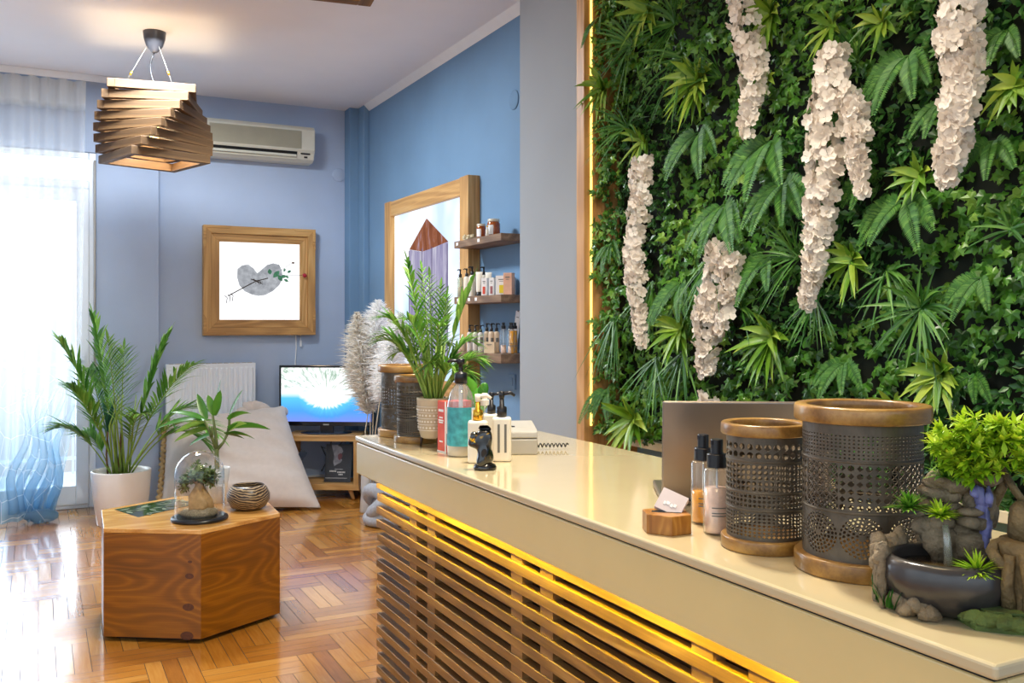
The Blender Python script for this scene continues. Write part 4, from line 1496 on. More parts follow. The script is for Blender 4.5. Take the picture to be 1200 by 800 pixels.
spray_bottle(sp_(598.5, 2.28, Z3), .0165, .135, 'clear spray bottle touching the amber spray bottles', M_PINK, .32, g3)
spray_bottle(sp_(603.5, 2.33, Z3), .016, .135, 'amber spray bottle, left one of two at the shelf end', M_AMBER, .93, g3)
spray_bottle(V((2.285, 4.448, Z3)), .016, .135, 'amber spray bottle at the very end of the bottom shelf', M_AMBER, .93, g3)
jr = thing('cosmetic_jar', 'squat amber and cream jar at the left end of bottom shelf', 'jar', sp_(542, 2.25, Z3))
mb = MB(); mb.lathe([(.022, 0), (.024, .003), (.024, .045), (.02, .05), (0, .05)], 20); mb.build('body', M_BEIGE, jr)
mb = MB(); mb.lathe([(.02, .05), (.02, .07), (.01, .074), (.006, .10), (0, .10)], 16); mb.build('dropper_cap', M_CREAM, jr)
sg = thing('card_sign', 'white leaning card behind the spray bottles on bottom shelf', 'card', sp_(603, 2.365, Z3))
tl2 = Matrix.Rotation(R(4), 3, 'Y') @ Matrix.Rotation(R(7), 3, 'X')
mb = MB(); mb.box(tl2 @ V((0, .01, .135)), (.003, .06, .27), tl2); mb.build('card', M_PRICE, sg)
mb = MB(); mb.box(tl2 @ V((-.0022, .01, .235)), (.001, .02, .008), tl2); mb.box(tl2 @ V((-.0022, .01, .20)), (.001, .03, .004), tl2); mb.build('lettering', M_INK, sg)

# middle shelf
clearg = glassy('pale_green_plastic', 'E8EEDC', .14, .05, .25, 'E6EADA')
pump_bottle(sp_(539.5, 2.25, Z2), .018, .12, clearg, 'clear pale pump bottle, leftmost on the middle shelf', R(200), fill=(M_BEIGE, .5))
pump_bottle(sp_(547, 2.25, Z2), .018, .12, M_CREAM, 'cream pump bottle second from left on the middle shelf', R(190), band=[(.5, .3, .7)])
pump_bottle(sp_(553.5, 2.27, Z2), .019, .128, M_CREAM, 'cream pump bottle third from left on the middle shelf', R(160), band=[(.5, .2, .6)])
pump_bottle(sp_(567, 2.325, Z2), .018, .128, M_CREAM, 'cream pump bottle standing at the back between the two tubes', R(185))


def squeeze_tube(loc, lab, rz=0):
    o = thing('squeeze_tube', lab, 'tube', loc, rz)
    mb = MB(); n = 20
    pr = [(.017, .018, 0.022), (.0175, .0175, .03), (.019, .012, .08), (.0205, .004, .125), (.0215, .0012, .138)]
    vs = [(a * math.cos(2 * math.pi * j / n), b * math.sin(2 * math.pi * j / n), z) for a, b, z in pr for j in range(n)]
    fs = [(i * n + j, i * n + (j + 1) % n, (i + 1) * n + (j + 1) % n, (i + 1) * n + j) for i in range(4) for j in range(n)]
    mb.add(vs, fs + [tuple(range(n - 1, -1, -1)), tuple(range(4 * n, 5 * n))], 0, True); mb.build('tube', M_CREAM, o)
    mb = MB(); mb.lathe([(.015, 0), (.0155, .002), (.0155, .022), (0, .022)], 20); mb.build('cap', M_BLACK, o)
    return o


squeeze_tube(sp_(561.5, 2.235, Z2), 'cream tube standing on its black cap in front of the middle shelf', R(-50))
squeeze_tube(sp_(572.5, 2.305, Z2), 'cream tube half hidden behind the boxes with windows', R(-50))
mw = mat('white_carton', 'E4E0DC', .55, var=.02)
carton(sp_(569.0, 2.232, Z2), .034, .034, .098, mw, 'narrow white carton with red window on the middle shelf', R(-55), win=(M_RED, 0), mside=M_PRICE)
carton(sp_(577.5, 2.245, Z2), .030, .03, .098, mw, 'narrow white carton with dusky pink window on the middle shelf', R(-55), win=(mat('dusky', '9A5A5A', .4), 0), mside=M_PRICE)
carton(sp_(589.5, 2.26, Z2), .066, .045, .105, mw, 'wide white carton with yellow window on the middle shelf', R(-52), win=(mat('yellow_win', 'D8C02C', .3), .05), mside=M_PRICE)
carton(sp_(600.5, 2.352, Z2), .03, .035, .10, mw, 'slim white carton behind the yellow-window carton', R(-55))
carton(V((2.27, 4.452, Z2)), .05, .04, .118, mat('peach_carton', 'DDA98C', .5, var=.15, vs=14), 'peach and green carton at the right end of the middle shelf', R(-52))

# top shelf
def honey(loc, r, h, lab):
    o = thing('honey_jar', lab, 'jar', loc, R(-30))
    mb = MB(); mb.lathe([(r * .93, 0), (r, .004), (r, h * .8), (r * .85, h * .9), (r * .82, h * .95), (0, h * .95)], 28); mb.build('jar', M_HONEY, o)
    mb = MB(); mb.lathe([(r * .88, h * .92), (r * .9, h * .93), (r * .9, h * 1.08), (r * .8, h * 1.1), (0, h * 1.1)], 28); mb.build('lid', mat('jar_lid', 'D8CFBC', .35), o)
    mb = MB(); n = 8
    aa = [R(-150 + 60 * i / n) for i in range(n + 1)]
    mb.add([(r * 1.015 * math.cos(a), r * 1.015 * math.sin(a), z) for z in (h * .12, h * .7) for a in aa], [(i, i + 1, n + 2 + i, n + 1 + i) for i in range(n)]); mb.build('paper_label', M_PRICE, o)
    return o


honey(sp_(564, 2.255, Z1_), .028, .075, 'smaller honey jar with white label and pale lid on the top shelf')
honey(sp_(578.5, 2.27, Z1_), .037, .09, 'larger honey jar with pale lid at the right of the top shelf')
o = thing('tiny_bottle', 'tiny cream bottle standing between the two honey jars', 'bottle', sp_(571, 2.222, Z1_))
mb = MB(); mb.lathe([(.008, 0), (.009, .002), (.009, .035), (.005, .042), (.005, .05), (0, .05)], 14); mb.build('body', M_CREAM, o)
mb = MB(); mb.ball((0, 0, .054), .006, 10, 8); mb.build('stopper', M_GOLD, o)
mb = MB()
rr = random.Random(4)
for i in range(26):
    dv = V((rr.gauss(0, 1), rr.gauss(0, 1.2), abs(rr.gauss(0, .8)) + .15)).normalized()
    b0 = V((dv.x * .012, dv.y * .022, .006))
    e0 = b0 + dv * rr.uniform(.018, .04)
    mb.tube([b0, e0, e0 + dv * .005], [.007, .006, .001], 6, True, 0, False)
mb.ball((0, 0, .01), (.022, .032, .012), 10, 6, 0, .3)
o = mb.build('crystal_cluster', mat('raw_crystal', 'D8C8A4', .5, var=.2, vs=60)); o.location = sp_(549, 2.25, Z1_)
tag(o, 'rough cream crystal cluster at the left of the top shelf', 'crystal')

# light switch, round cover plates
sw = thing('light_switch', 'blue-painted light switch on the blue wall beside the pier', 'switch', atX(601, 447, XW))
mb = MB(); mb.box((-.006, 0, 0), (.012, .085, .085)); mb.build('plate', M_BLUE, sw, bevel=.003)
mb = MB(); mb.box((-.014, -.005, 0), (.006, .04, .045)); mb.build('rocker', M_BLUE, sw, bevel=.002)
for (nm, lab, loc, rot, m) in (('cover_plate', 'round painted-over junction cover high on the blue wall', atX(603, 117, XW), (0, R(-90), 0), M_BLUE), ('cover_plate', 'round painted-over junction cover on the end wall right of the air conditioner', atY(397, 205, YB), (R(90), 0, 0), M_BACK)):
    mb = MB(); mb.lathe([(.055, 0), (.055, .004), (.05, .007), (0, .008)], 32)
    o = mb.build(nm, m); o.location = loc; o.rotation_euler = rot
    tag(o, lab, 'cover plate')

# ================================================================== PLANT WALL
PWX = 2.235
PY0, PY1, PZ0, PZ1 = 1.15, 3.395, .865, 2.95
pw = thing('vertical_garden', 'green artificial plant wall of ivy, ferns and grasses in a wood frame', 'plant wall', (2.30, 2.27, .865))
po = V((2.30, 2.27, .865))
mb = MB(); mb.box2(V((2.25, PY0, PZ0)) - po, V((XW, PY1 - .04, PZ1)) - po); mb.build('backing', mat('backing_green', '10180E', .9), pw)
mb = MB(); mb.box2(V((2.130, 3.399, .9)) - po, V((2.139, 3.4038, 2.85)) - po); mb.build('led_strip', glow('warm_led', 'FFDC6A', 3.0), pw)
# frame: upright beside the pier, a pale fillet, and the ledge below
mb = MB(); mb.box2(V((2.10, 3.404, 0)) - po, V((XW, 3.468, 2.86)) - po); mb.build('frame_post', M_POST, pw, bevel=.003)
mb = MB(); mb.box2(V((2.10, 3.404, 2.862)) - po, V((XW, 3.468, 2.94)) - po); mb.box2(V((2.10, 1.1, 2.955)) - po, V((XW, 3.404, 3.03)) - po); mb.build('frame_rail', M_POST, pw, bevel=.003)
mb = MB(); mb.box2(V((2.135, 3.4695, 0)) - po, V((2.16, 3.53, 2.94)) - po); mb.build('frame_fillet', mat('fillet_grey', 'A8A49C', .7), pw)
mb = MB(); mb.box2(V((2.20, PY0, PZ0 - .032)) - po, V((XW, 3.30, PZ0)) - po); mb.build('ledge', mat('ledge_cream', 'DCCDB4', .6), pw, bevel=.002)

rng = random.Random(21)


def relief(y, z):
    return PWX - .045 - .05 * noise.noise(V((y * 3.1, z * 3.1, 1.7)))


ivy_out = [(0, -.02), (-.22, -.18), (-.46, -.10), (-.40, .14), (-.52, .42), (-.24, .42), (0, .95), (.24, .42), (.52, .42), (.40, .14), (.46, -.10), (.22, -.18)]


def ivy_leaf(mb, p, nrm_, up_, sz, mi):
    sd = up_.cross(nrm_).normalized()
    up2 = nrm_.cross(sd).normalized()
    c = p + up2 * sz * .2 + nrm_ * sz * .10
    pts = [c] + [p + sd * (x * sz) + up2 * (y * sz) + nrm_ * sz * (-.22 * abs(x) - .12 * max(0, y)) for x, y in ivy_out]
    n = len(ivy_out)
    mb.add(pts, [(0, 1 + (i + 1) % n, 1 + i) for i in range(n)], mi, False)


mb = MB()
for i in range(7600):
    y, z = rng.uniform(PY0, PY1 - .02), rng.uniform(PZ0 - .02, PZ1)
    if y > 3.36:
        y -= .03
    x = relief(y, z) + rng.uniform(-.012, .055)
    nn = V((-1, rng.gauss(-.1, .42), rng.gauss(.25, .42))).normalized()
    upv = V((rng.gauss(0, .3), rng.gauss(0, .8), rng.gauss(-.5, .6))).normalized()
    mb.tone = min(1, max(0, rng.gauss(.40 + .3 * noise.noise(V((y * 2.3, z * 2.3, 9))), .2)))
    big = noise.noise(V((y * 1.7 + 5, z * 1.7, 3)))
    if big > -.06:
        ivy_leaf(mb, V((x, y, z)) - po, nn, upv, rng.uniform(.026, .046), 0)
    else:
        for k in range(4):
            dv = V((-.55, rng.gauss(0, .7), rng.gauss(0, .7))).normalized()
            mb.blade(V((x, y, z)) - po, dv, rng.uniform(.024, .036), .017, .1, 2, .25, 1, up=V((-1, .2, .3)), shape=2)
for i in range(760):
    z = rng.uniform(PZ0, PZ1)
    e = rng.random() ** 1.5
    y = 3.385 - .16 * e
    x = rng.uniform(2.135, 2.185) + .02 * noise.noise(V((y * 6, z * 5, 4)))
    if noise.noise(V((z * 4.5, 2.2, 7))) < -.28:
        continue
    nn = V((-1, rng.gauss(.1, .5), rng.gauss(.2, .45))).normalized()
    upv = V((rng.gauss(0, .3), rng.gauss(0, .8), rng.gauss(-.5, .6))).normalized()
    mb.tone = min(1, max(0, rng.gauss(.6, .2)))  # edge leaves coloured lighter to imitate daylight catching them
    if rng.random() < .5:
        ivy_leaf(mb, V((x, y, z)) - po, nn, upv, rng.uniform(.024, .04), 0)
    else:
        for k in range(4):
            dv = V((-.5, rng.gauss(.2, .7), rng.gauss(0, .7))).normalized()
            mb.blade(V((x, y, z)) - po, dv, rng.uniform(.022, .034), .016, .1, 2, .25, 1, up=V((-1, .2, .3)), shape=2)
o = mb.build('ivy_foliage', [L_IVY, L_BOX], pw); o['kind'] = 'stuff'


def fern(px, py, n, L, spread=(-70, 70), down=.6, Xo=2.165):
    p0 = atX(px, py, Xo)
    L *= .86
    mb = MB()
    for k in range(n):
        a = R(spread[0] + (spread[1] - spread[0]) * (k + .5) / n + rng.uniform(-8, 8))
        dv = V((-.30 - .2 * rng.random(), -math.sin(a), -math.cos(a) * down + .45)).normalized()
        Lk = L * rng.uniform(.8, 1.1)
        pts = []
        N = 10
        for i in range(N + 1):
            t = i / N
            pts.append(p0 - po + dv * Lk * t + V((.0, 0, -1)) * (.75 * Lk * t * t) + V((.18 * Lk * t * t, 0, 0)))
        mb.tone = .5
        mb.tube(pts, [.0018 * (1 - .7 * i / N) for i in range(N + 1)], 4, False)
        m_ = 34
        for j in range(m_):
            t = .10 + .9 * (j + .5) / m_
            f = t * N
            i = min(int(f), N - 1)
            p = pts[i].lerp(pts[i + 1], f - i)
            tg = (pts[i + 1] - pts[i]).normalized()
            sd = tg.cross(V((-1, 0, .2))).normalized()
            w = .30 * Lk * (math.sin(math.pi * (.2 + .75 * t)) ** .9) * .62 + .003
            for s in (-1, 1):
                mb.tone = min(1, max(0, rng.gauss(.55, .16)))
                mb.blade(p, sd * s + tg * .35 + V((-.1, 0, 0)), w * 1.15, Lk * .042, .1, 2, .1, up=V((-1, 0, .2)), shape=2)
    mb.build('fern', L_FERN, pw)


def tuft(px, py, n, L, w, ang=(-180, 180), mi=L_GRASS, droop=.35, name='grass_tuft', Xo=2.16, shape=0, out=.5, tone=.5):
    p0 = atX(px, py, Xo)
    mb = MB()
    for k in range(n):
        a = R(ang[0] + (ang[1] - ang[0]) * (k + rng.random()) / n)
        dv = V((-out * rng.uniform(.35, 1.2), -math.sin(a), math.cos(a))).normalized()
        mb.tone = min(1, max(0, rng.gauss(tone, .2)))
        mb.blade(p0 - po + V((rng.uniform(-.008, .008), rng.uniform(-.008, .008), rng.uniform(-.008, .008))), dv, L * rng.uniform(.7, 1.1), w, droop * rng.uniform(.5, 1.3), 6, .4, up=V((-1, .1, .4)), shape=shape)
    mb.build(name, mi, pw)


for (px, py, n, L, sp2) in ((820, 155, 6, .20, (-60, 60)), (905, 165, 5, .22, (-70, 40)), (918, 215, 5, .20, (-40, 70)), (1065, 65, 6, .17, (-80, 40)), (1060, 235, 6, .17, (-80, 80)),
                            (716, 285, 4, .15, (-15, 50)), (712, 455, 5, .16, (-20, 40)), (850, 240, 4, .22, (-30, 60)), (1105, 120, 4, .13, (-30, 60)), (1165, 165, 4, .12, (-70, 50)),
                            (704, 20, 4, .14, (-15, 50)), (1030, 200, 4, .15, (-90, 0)), (1150, 325, 4, .11, (-80, 40)), (1140, 440, 4, .10, (-60, 60)), (900, 300, 4, .17, (-60, 30)), (990, 425, 4, .12, (-60, 60)), (1180, 35, 4, .13, (-60, 40)), (800, 330, 4, .18, (-30, 30))):
    fern(px, py, n, L, sp2)
for (px, py, n, L, w, an) in ((792, 28, 26, .26, .010, (-170, 60)), (740, 52, 22, .24, .010, (-180, 20)), (800, 70, 24, .24, .009, (-230, -30)), (735, 150, 22, .22, .010, (-140, 120)), (835, 300, 20, .24, .009, (130, 230)),
                              (765, 330, 16, .24, .009, (140, 230)), (770, 420, 20, .22, .010, (120, 240)), (800, 415, 16, .2, .010, (130, 240)), (935, 300, 30, .20, .008, (-160, 60)), (1005, 72, 34, .15, .007, (-150, 80)),
                              (1080, 362, 34, .17, .011, (-180, 180)), (722, 370, 18, .26, .010, (140, 220)), (955, 350, 18, .16, .008, (100, 250)), (845, 90, 16, .18, .009, (-120, 0)), (1040, 320, 18, .14, .008, (60, 250)), (1185, 270, 16, .11, .008, (-120, 120)), (870, 360, 18, .17, .008, (-60, 120))):
    tuft(px, py, n, L, w, an)
for (px, py, n, L, w) in ((820, 96, 22, .16, .034), (708, 104, 16, .15, .026), (760, 12, 14, .16, .030), (905, 18, 20, .13, .030), (1000, 305, 18, .11, .022), (905, 395, 22, .15, .026), (745, 492, 16, .17, .034),
                          (1105, 440, 24, .12, .028), (800, 385, 14, .14, .03), (1035, 25, 12, .09, .022), (755, 165, 14, .13, .024), (900, 95, 10, .10, .022), (1190, 100, 12, .08, .022), (1080, 205, 10, .10, .024), (975, 30, 12, .1, .02), (1050, 480, 14, .1, .024)):
    tuft(px, py, int(n * 1.4), L, w, (-180, 180), L_ROSET, .35, 'leaf_rosette', 2.15, 0, .75, .6)

# flower garlands hanging in front of the plant wall
def garland(lab, path, widths, n, dense=1.0, X=2.10):
    pts = [atX(x, y, X - .004 * i) for i, (x, y) in enumerate(path)]
    base = pts[0]
    r0 = thing('flower_garland', lab, 'flower garland', base, 0, 'cream flower garlands on the plant wall')
    L = [p - base for p in pts]
    mb = MB(); mb.tube([L[0] + V((.06, 0, .01))] + [p + V((.012, 0, 0)) for p in L], .0035, 6); mb.build('stem', mat('garland_stem', '6E8A4A', .6), r0)
    seg = [(L[i + 1] - L[i]).length for i in range(len(L) - 1)]
    tot = sum(seg)
    mb = MB()
    for k in range(int(n * .74)):
        t = rng.random() * tot
        i = 0
        while i < len(seg) - 1 and t > seg[i]:
            t -= seg[i]; i += 1
        f = min(1, t / seg[i])
        c = L[i].lerp(L[i + 1], f)
        w = widths[i] + (widths[i + 1] - widths[i]) * f
        a = rng.uniform(-R(115), R(115))
        o = V((-math.cos(a), math.sin(a), 0))
        rr_ = w * rng.uniform(.45, 1.05)
        p = c + V((o.x * rr_ * .75, o.y * rr_, rng.uniform(-.01, .01)))
        nn = (o + V((-.3, rng.gauss(0, .35), rng.gauss(-.15, .45)))).normalized()
        ex = nn.cross(V((0, 0, 1))).normalized(); ey = nn.cross(ex)
        sz = rng.uniform(.018, .0255)
        tw = rng.uniform(0, 6.28)
        np_ = 4 if rng.random() < .7 else 5
        mb.tone = min(1, max(0, rng.gauss(.55, .22)))
        for j in range(np_):
            b0 = tw + j * 2 * math.pi / np_
            e = lambda an, rad, h: p + (ex * math.cos(an) + ey * math.sin(an)) * rad + nn * h
            dlt = math.pi / np_ * .98
            mb.add([e(b0, .001, 0), e(b0 - dlt, sz * .72, sz * .30), e(b0 - dlt * .45, sz * 1.03, sz * .34), e(b0 + dlt * .45, sz * 1.03, sz * .34), e(b0 + dlt, sz * .72, sz * .30), e(b0, sz * .6, sz * .16)],
                   [(0, 1, 5), (1, 2, 5), (2, 3, 5), (3, 4, 5), (4, 0, 5)], 0, True)
    mb.build('blossoms', L_PETAL, r0)


garland('cream flower garland cut by the top of the photo, third from the left', [(868, -12), (876, 40), (885, 80), (880, 120), (876, 160)], [.052, .052, .048, .038, .014], 230)
garland('slim straight cream flower garland nearest the wood frame post', [(752, 184), (749, 240), (744, 300), (747, 350), (752, 402)], [.040, .050, .046, .038, .012], 330)
garland('short cream flower garland with two lobes hanging just above the laptop', [(846, 286), (838, 330), (830, 370), (828, 410), (826, 440)], [.05, .055, .056, .040, .016], 260)
garland('long thick cream flower garland, largest on the plant wall', [(978, 58), (972, 110), (968, 170), (962, 240), (954, 310), (944, 358)], [.036, .062, .060, .046, .028, .012], 560)
garland('short side branch of cream flowers beside the thickest garland', [(996, 105), (1004, 150), (1006, 185), (1012, 225)], [.028, .034, .03, .012], 150)
garland('tall cream flower garland nearest the right end of plant wall', [(1124, -14), (1122, 40), (1128, 90), (1122, 140), (1114, 180), (1110, 212)], [.050, .052, .046, .040, .034, .016], 380)
garland('little cluster of cream flowers peeping over the laptop lid', [(826, 456), (830, 470), (832, 482)], [.02, .026, .02], 36)
garland('narrow right lobe of cream flowers beside the short garland', [(858, 300), (856, 330), (850, 358), (846, 390)], [.03, .03, .028, .014], 120)

# ================================================================== PIERCED LANTERNS
def quad_hole(mb, P, u0, v0, u1, v1, shape='circle', fr=.62):
    """one cell of pierced sheet: eight quads around a hole"""
    cu_, cv_ = (u0 + u1) / 2, (v0 + v1) / 2
    hu, hv = (u1 - u0) / 2, (v1 - v0) / 2
    outer = [(-1, -1), (0, -1), (1, -1), (1, 0), (1, 1), (0, 1), (-1, 1), (-1, 0)]
    if shape == 'circle':
        k = .7071
        inner = [(-k, -k), (0, -1), (k, -k), (1, 0), (k, k), (0, 1), (-k, k), (-1, 0)]
    elif shape == 'diamond':
        inner = [(-.5, -.5), (0, -1), (.5, -.5), (1, 0), (.5, .5), (0, 1), (-.5, .5), (-1, 0)]
    else:
        inner = [(-1, -1), (0, -1), (1, -1), (1, 0), (1, 1), (0, 1), (-1, 1), (-1, 0)]
    vs = [P(cu_ + hu * a, cv_ + hv * b) for a, b in outer] + [P(cu_ + hu * fr * a, cv_ + hv * fr * b) for a, b in inner]
    mb.add(vs, [(i, (i + 1) % 8, 8 + (i + 1) % 8, 8 + i) for i in range(8)])


def tri_cells(mb, P, u0, v0, u1, v1, fr=.58):
    c = ((u0 + u1) / 2, (v0 + v1) / 2)
    cs = [(u0, v0), (u1, v0), (u1, v1), (u0, v1)]
    for i in range(4):
        t = [cs[i], cs[(i + 1) % 4], c]
        g = (sum(p[0] for p in t) / 3, sum(p[1] for p in t) / 3)
        inn = [(g[0] + (p[0] - g[0]) * fr, g[1] + (p[1] - g[1]) * fr) for p in t]
        mb.add([P(*p) for p in t + inn], [(k, (k + 1) % 3, 3 + (k + 1) % 3, 3 + k) for k in range(3)])


def rosette_cell(mb, P, u0, v0, u1, v1):
    cx, cy = (u0 + u1) / 2, (v0 + v1) / 2
    ru, rv = (u1 - u0) / 2, (v1 - v0) / 2
    rings = [.12, .30, .48, .66, .84, .98]
    def pol(r, a):
        return (cx + ru * r * math.cos(a), cy + rv * r * math.sin(a))
    for k in range(len(rings) - 1):
        n = 6 + 6 * k
        n = max(8, 8 + 5 * k)
        for j in range(n):
            a0_, a1_ = 2 * math.pi * j / n, 2 * math.pi * (j + 1) / n
            Pl = lambda s, t, a0_=a0_, a1_=a1_, k=k: P(*pol(rings[k] + (rings[k + 1] - rings[k]) * t, a0_ + (a1_ - a0_) * s))
            quad_hole(mb, Pl, 0, 0, 1, 1, 'circle', .72)
    n = 16
    mb.add([P(cx, cy)] + [P(*pol(.12, 2 * math.pi * j / n)) for j in range(n)], [(0, 1 + j, 1 + (j + 1) % n) for j in range(n)])
    # from the circle out to the square
    n = 32
    sq, ci = [], []
    for j in range(n):
        a = 2 * math.pi * j / n + math.pi / 4
        c, s = math.cos(a), math.sin(a)
        mx_ = max(abs(c), abs(s))
        sq.append((cx + ru * c / mx_, cy + rv * s / mx_)); ci.append(pol(.98, a))
    mb.add([P(*p) for p in ci] + [P(*p) for p in sq], [(j, (j + 1) % n, n + (j + 1) % n, n + j) for j in range(n)])


def make_lantern(name, lab, loc, rz, Rr, H, style):
    o = thing(name, lab, 'lantern', loc, rz, 'pierced metal lanterns with wooden rings')
    hb, ht = .026 if style else .021, .024 if style else .019
    Rm = Rr * .865
    mb = MB(); mb.lathe([(Rr * .97, 0), (Rr * .99, .001), (Rr, .003), (Rr, hb - .005), (Rr * .995, hb - .002), (Rr * .98, hb - .0006), (Rr * .96, hb), (Rr * .90, hb), (0, hb)], 64); mb.build('base_ring', M_RIM, o)
    mb = MB(); zt = H - ht
    mb.ring([(Rr * .80, zt + .002), (Rr * .82, zt), (Rr * .97, zt), (Rr * .99, zt + .001), (Rr, zt + .003), (Rr, H - .006), (Rr * .993, H - .002), (Rr * .975, H), (Rr * .95, H), (Rr * .83, H), (Rr * .81, H - .001), (Rr * .80, H - .003)], 64); mb.build('top_ring', M_RIM, o)
    mb = MB()
    z0_, z1_ = hb, zt
    def P(u, v):      # u in turns, v metres up the cylinder
        a = 2 * math.pi * u
        return (Rm * math.cos(a), Rm * math.sin(a), v)
    def plain(v0, v1, n=64):
        mb.add([P(j / n, v) for v in (v0, v1) for j in range(n)], [(j, (j + 1) % n, n + (j + 1) % n, n + j) for j in range(n)])
    def band(v0, v1, nu, nv, shape, fr):
        for i in range(nu):
            for j in range(nv):
                u0, u1 = i / nu, (i + 1) / nu
                a, b_ = v0 + (v1 - v0) * j / nv, v0 + (v1 - v0) * (j + 1) / nv
                if shape == 'tri':
                    tri_cells(mb, P, u0, a, u1, b_, fr)
                elif shape == 'rosette':
                    rosette_cell(mb, P, u0, a, u1, b_)
                elif shape == 'mix':
                    sec = int(u0 * 8) % 2
                    if sec:
                        tri_cells(mb, P, u0, a, u1, b_, fr)
                    else:
                        quad_hole(mb, P, u0, a, u1, b_, 'diamond' if (i + j) % 2 else 'circle', .78)
                else:
                    quad_hole(mb, P, u0, a, u1, b_, shape, fr)
    Hh = z1_ - z0_
    s = lambda f: z0_ + Hh * f
    if style:      # tall one: fine top, star lattice, rosettes
        plain(s(0), s(.03)); band(s(.03), s(.345), 8, 1, 'rosette', .74); plain(s(.345), s(.375))
        band(s(.375), s(.715), 44, 6, 'mix', .74); plain(s(.715), s(.745))
        band(s(.745), s(.93), 84, 7, 'circle', .52); plain(s(.93), s(1))
    else:          # short one: scrolls, ovals, diamonds
        plain(s(0), s(.03)); band(s(.03), s(.27), 52, 7, 'diamond', .84); plain(s(.27), s(.315))
        band(s(.315), s(.45), 52, 3, 'circle', .76); plain(s(.45), s(.475))
        band(s(.475), s(.74), 42, 5, 'circle', .82); plain(s(.74), s(.785))
        for i in range(14):
            u0, u1 = i / 14, (i + 1) / 14
            rr_ = [.0]
            v0, v1 = s(.785), s(.945)
            for (a, b_, c, d_) in ((0, 0, .5, .5), (.5, 0, 1, .5), (0, .5, .5, 1), (.5, .5, 1, 1)):
                quad_hole(mb, P, u0 + (u1 - u0) * a, v0 + (v1 - v0) * b_, u0 + (u1 - u0) * c, v0 + (v1 - v0) * d_, 'circle', .80)
        plain(s(.945), s(1))
    sc = mb.build('pierced_screen', M_METAL, o, solid=.0012)
    mb = MB()
    for v in ((s(.36), s(.73)) if style else (s(.292), s(.462), s(.762))):
        mb.ring([(Rm - .0008, v - .0022), (Rm + .0018, v - .0015), (Rm + .0018, v + .0015), (Rm - .0008, v + .0022)], 56)
    mb.build('raised_band', M_METAL, sc)
    return o


pbig = at(1010, 677, 1.385); pbig.z = ZC
psml = at(897, 637, 1.52); psml.z = ZC
big = make_lantern('lantern', 'tall pierced metal lantern with wooden rings beside the bonsai fountain', pbig, R(20), .098, .247, 1)
sml = make_lantern('lantern', 'shorter pierced metal lantern with wooden rings next to the spray bottles', psml, R(70), .072, .205, 0)
q = at(475.5, 505, 3.02); q.z = ZC
dup(big, q, R(120), 'tall pierced metal lantern with wooden rings at the far desk corner', scale=.93)
q = at(489, 512, 2.86); q.z = ZC
dup(sml, q, R(200), 'shorter pierced metal lantern with wooden rings beside the desk palm', scale=1.0)

# ================================================================== DESK PALM
q = at(508, 520, 2.735); q.z = ZC
dp = thing('desk_palm', 'small palm in a patterned clay pot on three dark legs on the desk', 'plant', q)
mb = MB()
for k in range(3):
    a = R(30 + 120 * k)
    mb.tube([(.034 * math.cos(a), .034 * math.sin(a), .034), (.038 * math.cos(a), .038 * math.sin(a), 0)], [.005, .0035], 8)
mb.build('legs', mat('dark_leg', '3A2416', .5), dp)
mb = MB(); mb.lathe([(.030, .026), (.038, .030), (.044, .055), (.047, .10), (.0495, .138), (.0495, .146), (.045, .146), (.043, .13), (0, .13)], 40)
pt = mb.build('pot', M_TERRA, dp)
mb = MB()
for (z, n, k) in ((.060, 26, 0), (.078, 30, 1), (.096, 26, 0), (.112, 34, 1)):
    rad = .0450 + (z - .055) * .067 + .0012
    for i in range(n):
        a = 2 * math.pi * i / n
        c, s = math.cos(a), math.sin(a)
        rot = Matrix.Rotation(a, 3, 'Z') @ (Matrix.Rotation(R(45), 3, 'X') if k == 0 else Matrix.Identity(3))
        mb.box((rad * c, rad * s, z), (.001, .005, .005), rot)
for z in (.052, .069, .087, .104, .121):
    rad = .0450 + (z - .055) * .067 + .0006
    mb.ring([(rad - .0006, z - .0008), (rad + .0008, z - .0006), (rad + .0008, z + .0006), (rad - .0006, z + .0008)], 40)
mb.build('pattern_relief', M_CREAM, pt)
mb = MB(); mb.lathe([(.0435, .131), (.02, .136), (0, .137)], 20); mb.build('soil', M_SOIL, dp)
mb = MB()
for i in range(17):
    a = i * 2.4
    k = ((i * 7) % 17) / 17
    dv = rx * math.cos(a) * (.52 - .2 * k) + ry * math.sin(a) * .22 + V((0, 0, 1.0))
    L = .20 + .27 * k
    frond(mb, V((.02 * math.cos(a), .02 * math.sin(a), .133)), dv, L * 1.05, .42 + .15 * (1 - k), 13, .092, .009, 0, 1, bare=.34, vee=.62)
for i in range(5):
    dv = rx * (-.16 + .07 * i) + V((0, 0, 1)) + ry * (.1 if i % 2 else -.1)
    frond(mb, V((0, 0, .133)), dv, .47 - .03 * i, .10, 14, .085, .0095, 0, 1, bare=.40, vee=.75)
frond(mb, V((0, 0, .133)), rx * .30 + V((0, 0, 1)), .40, .06, 11, .11, .012, 0, 1, bare=.5, vee=.5)
for i in range(14):
    a = i * 1.9
    mb.tube([(.02 * math.cos(a), .02 * math.sin(a), .133), (.026 * math.cos(a), .026 * math.sin(a), .22), (.034 * math.cos(a), .034 * math.sin(a), .30)], [.004, .0035, .002], 5, True, 1)
mb.build('fronds', [L_PALM, M_STEM], dp)

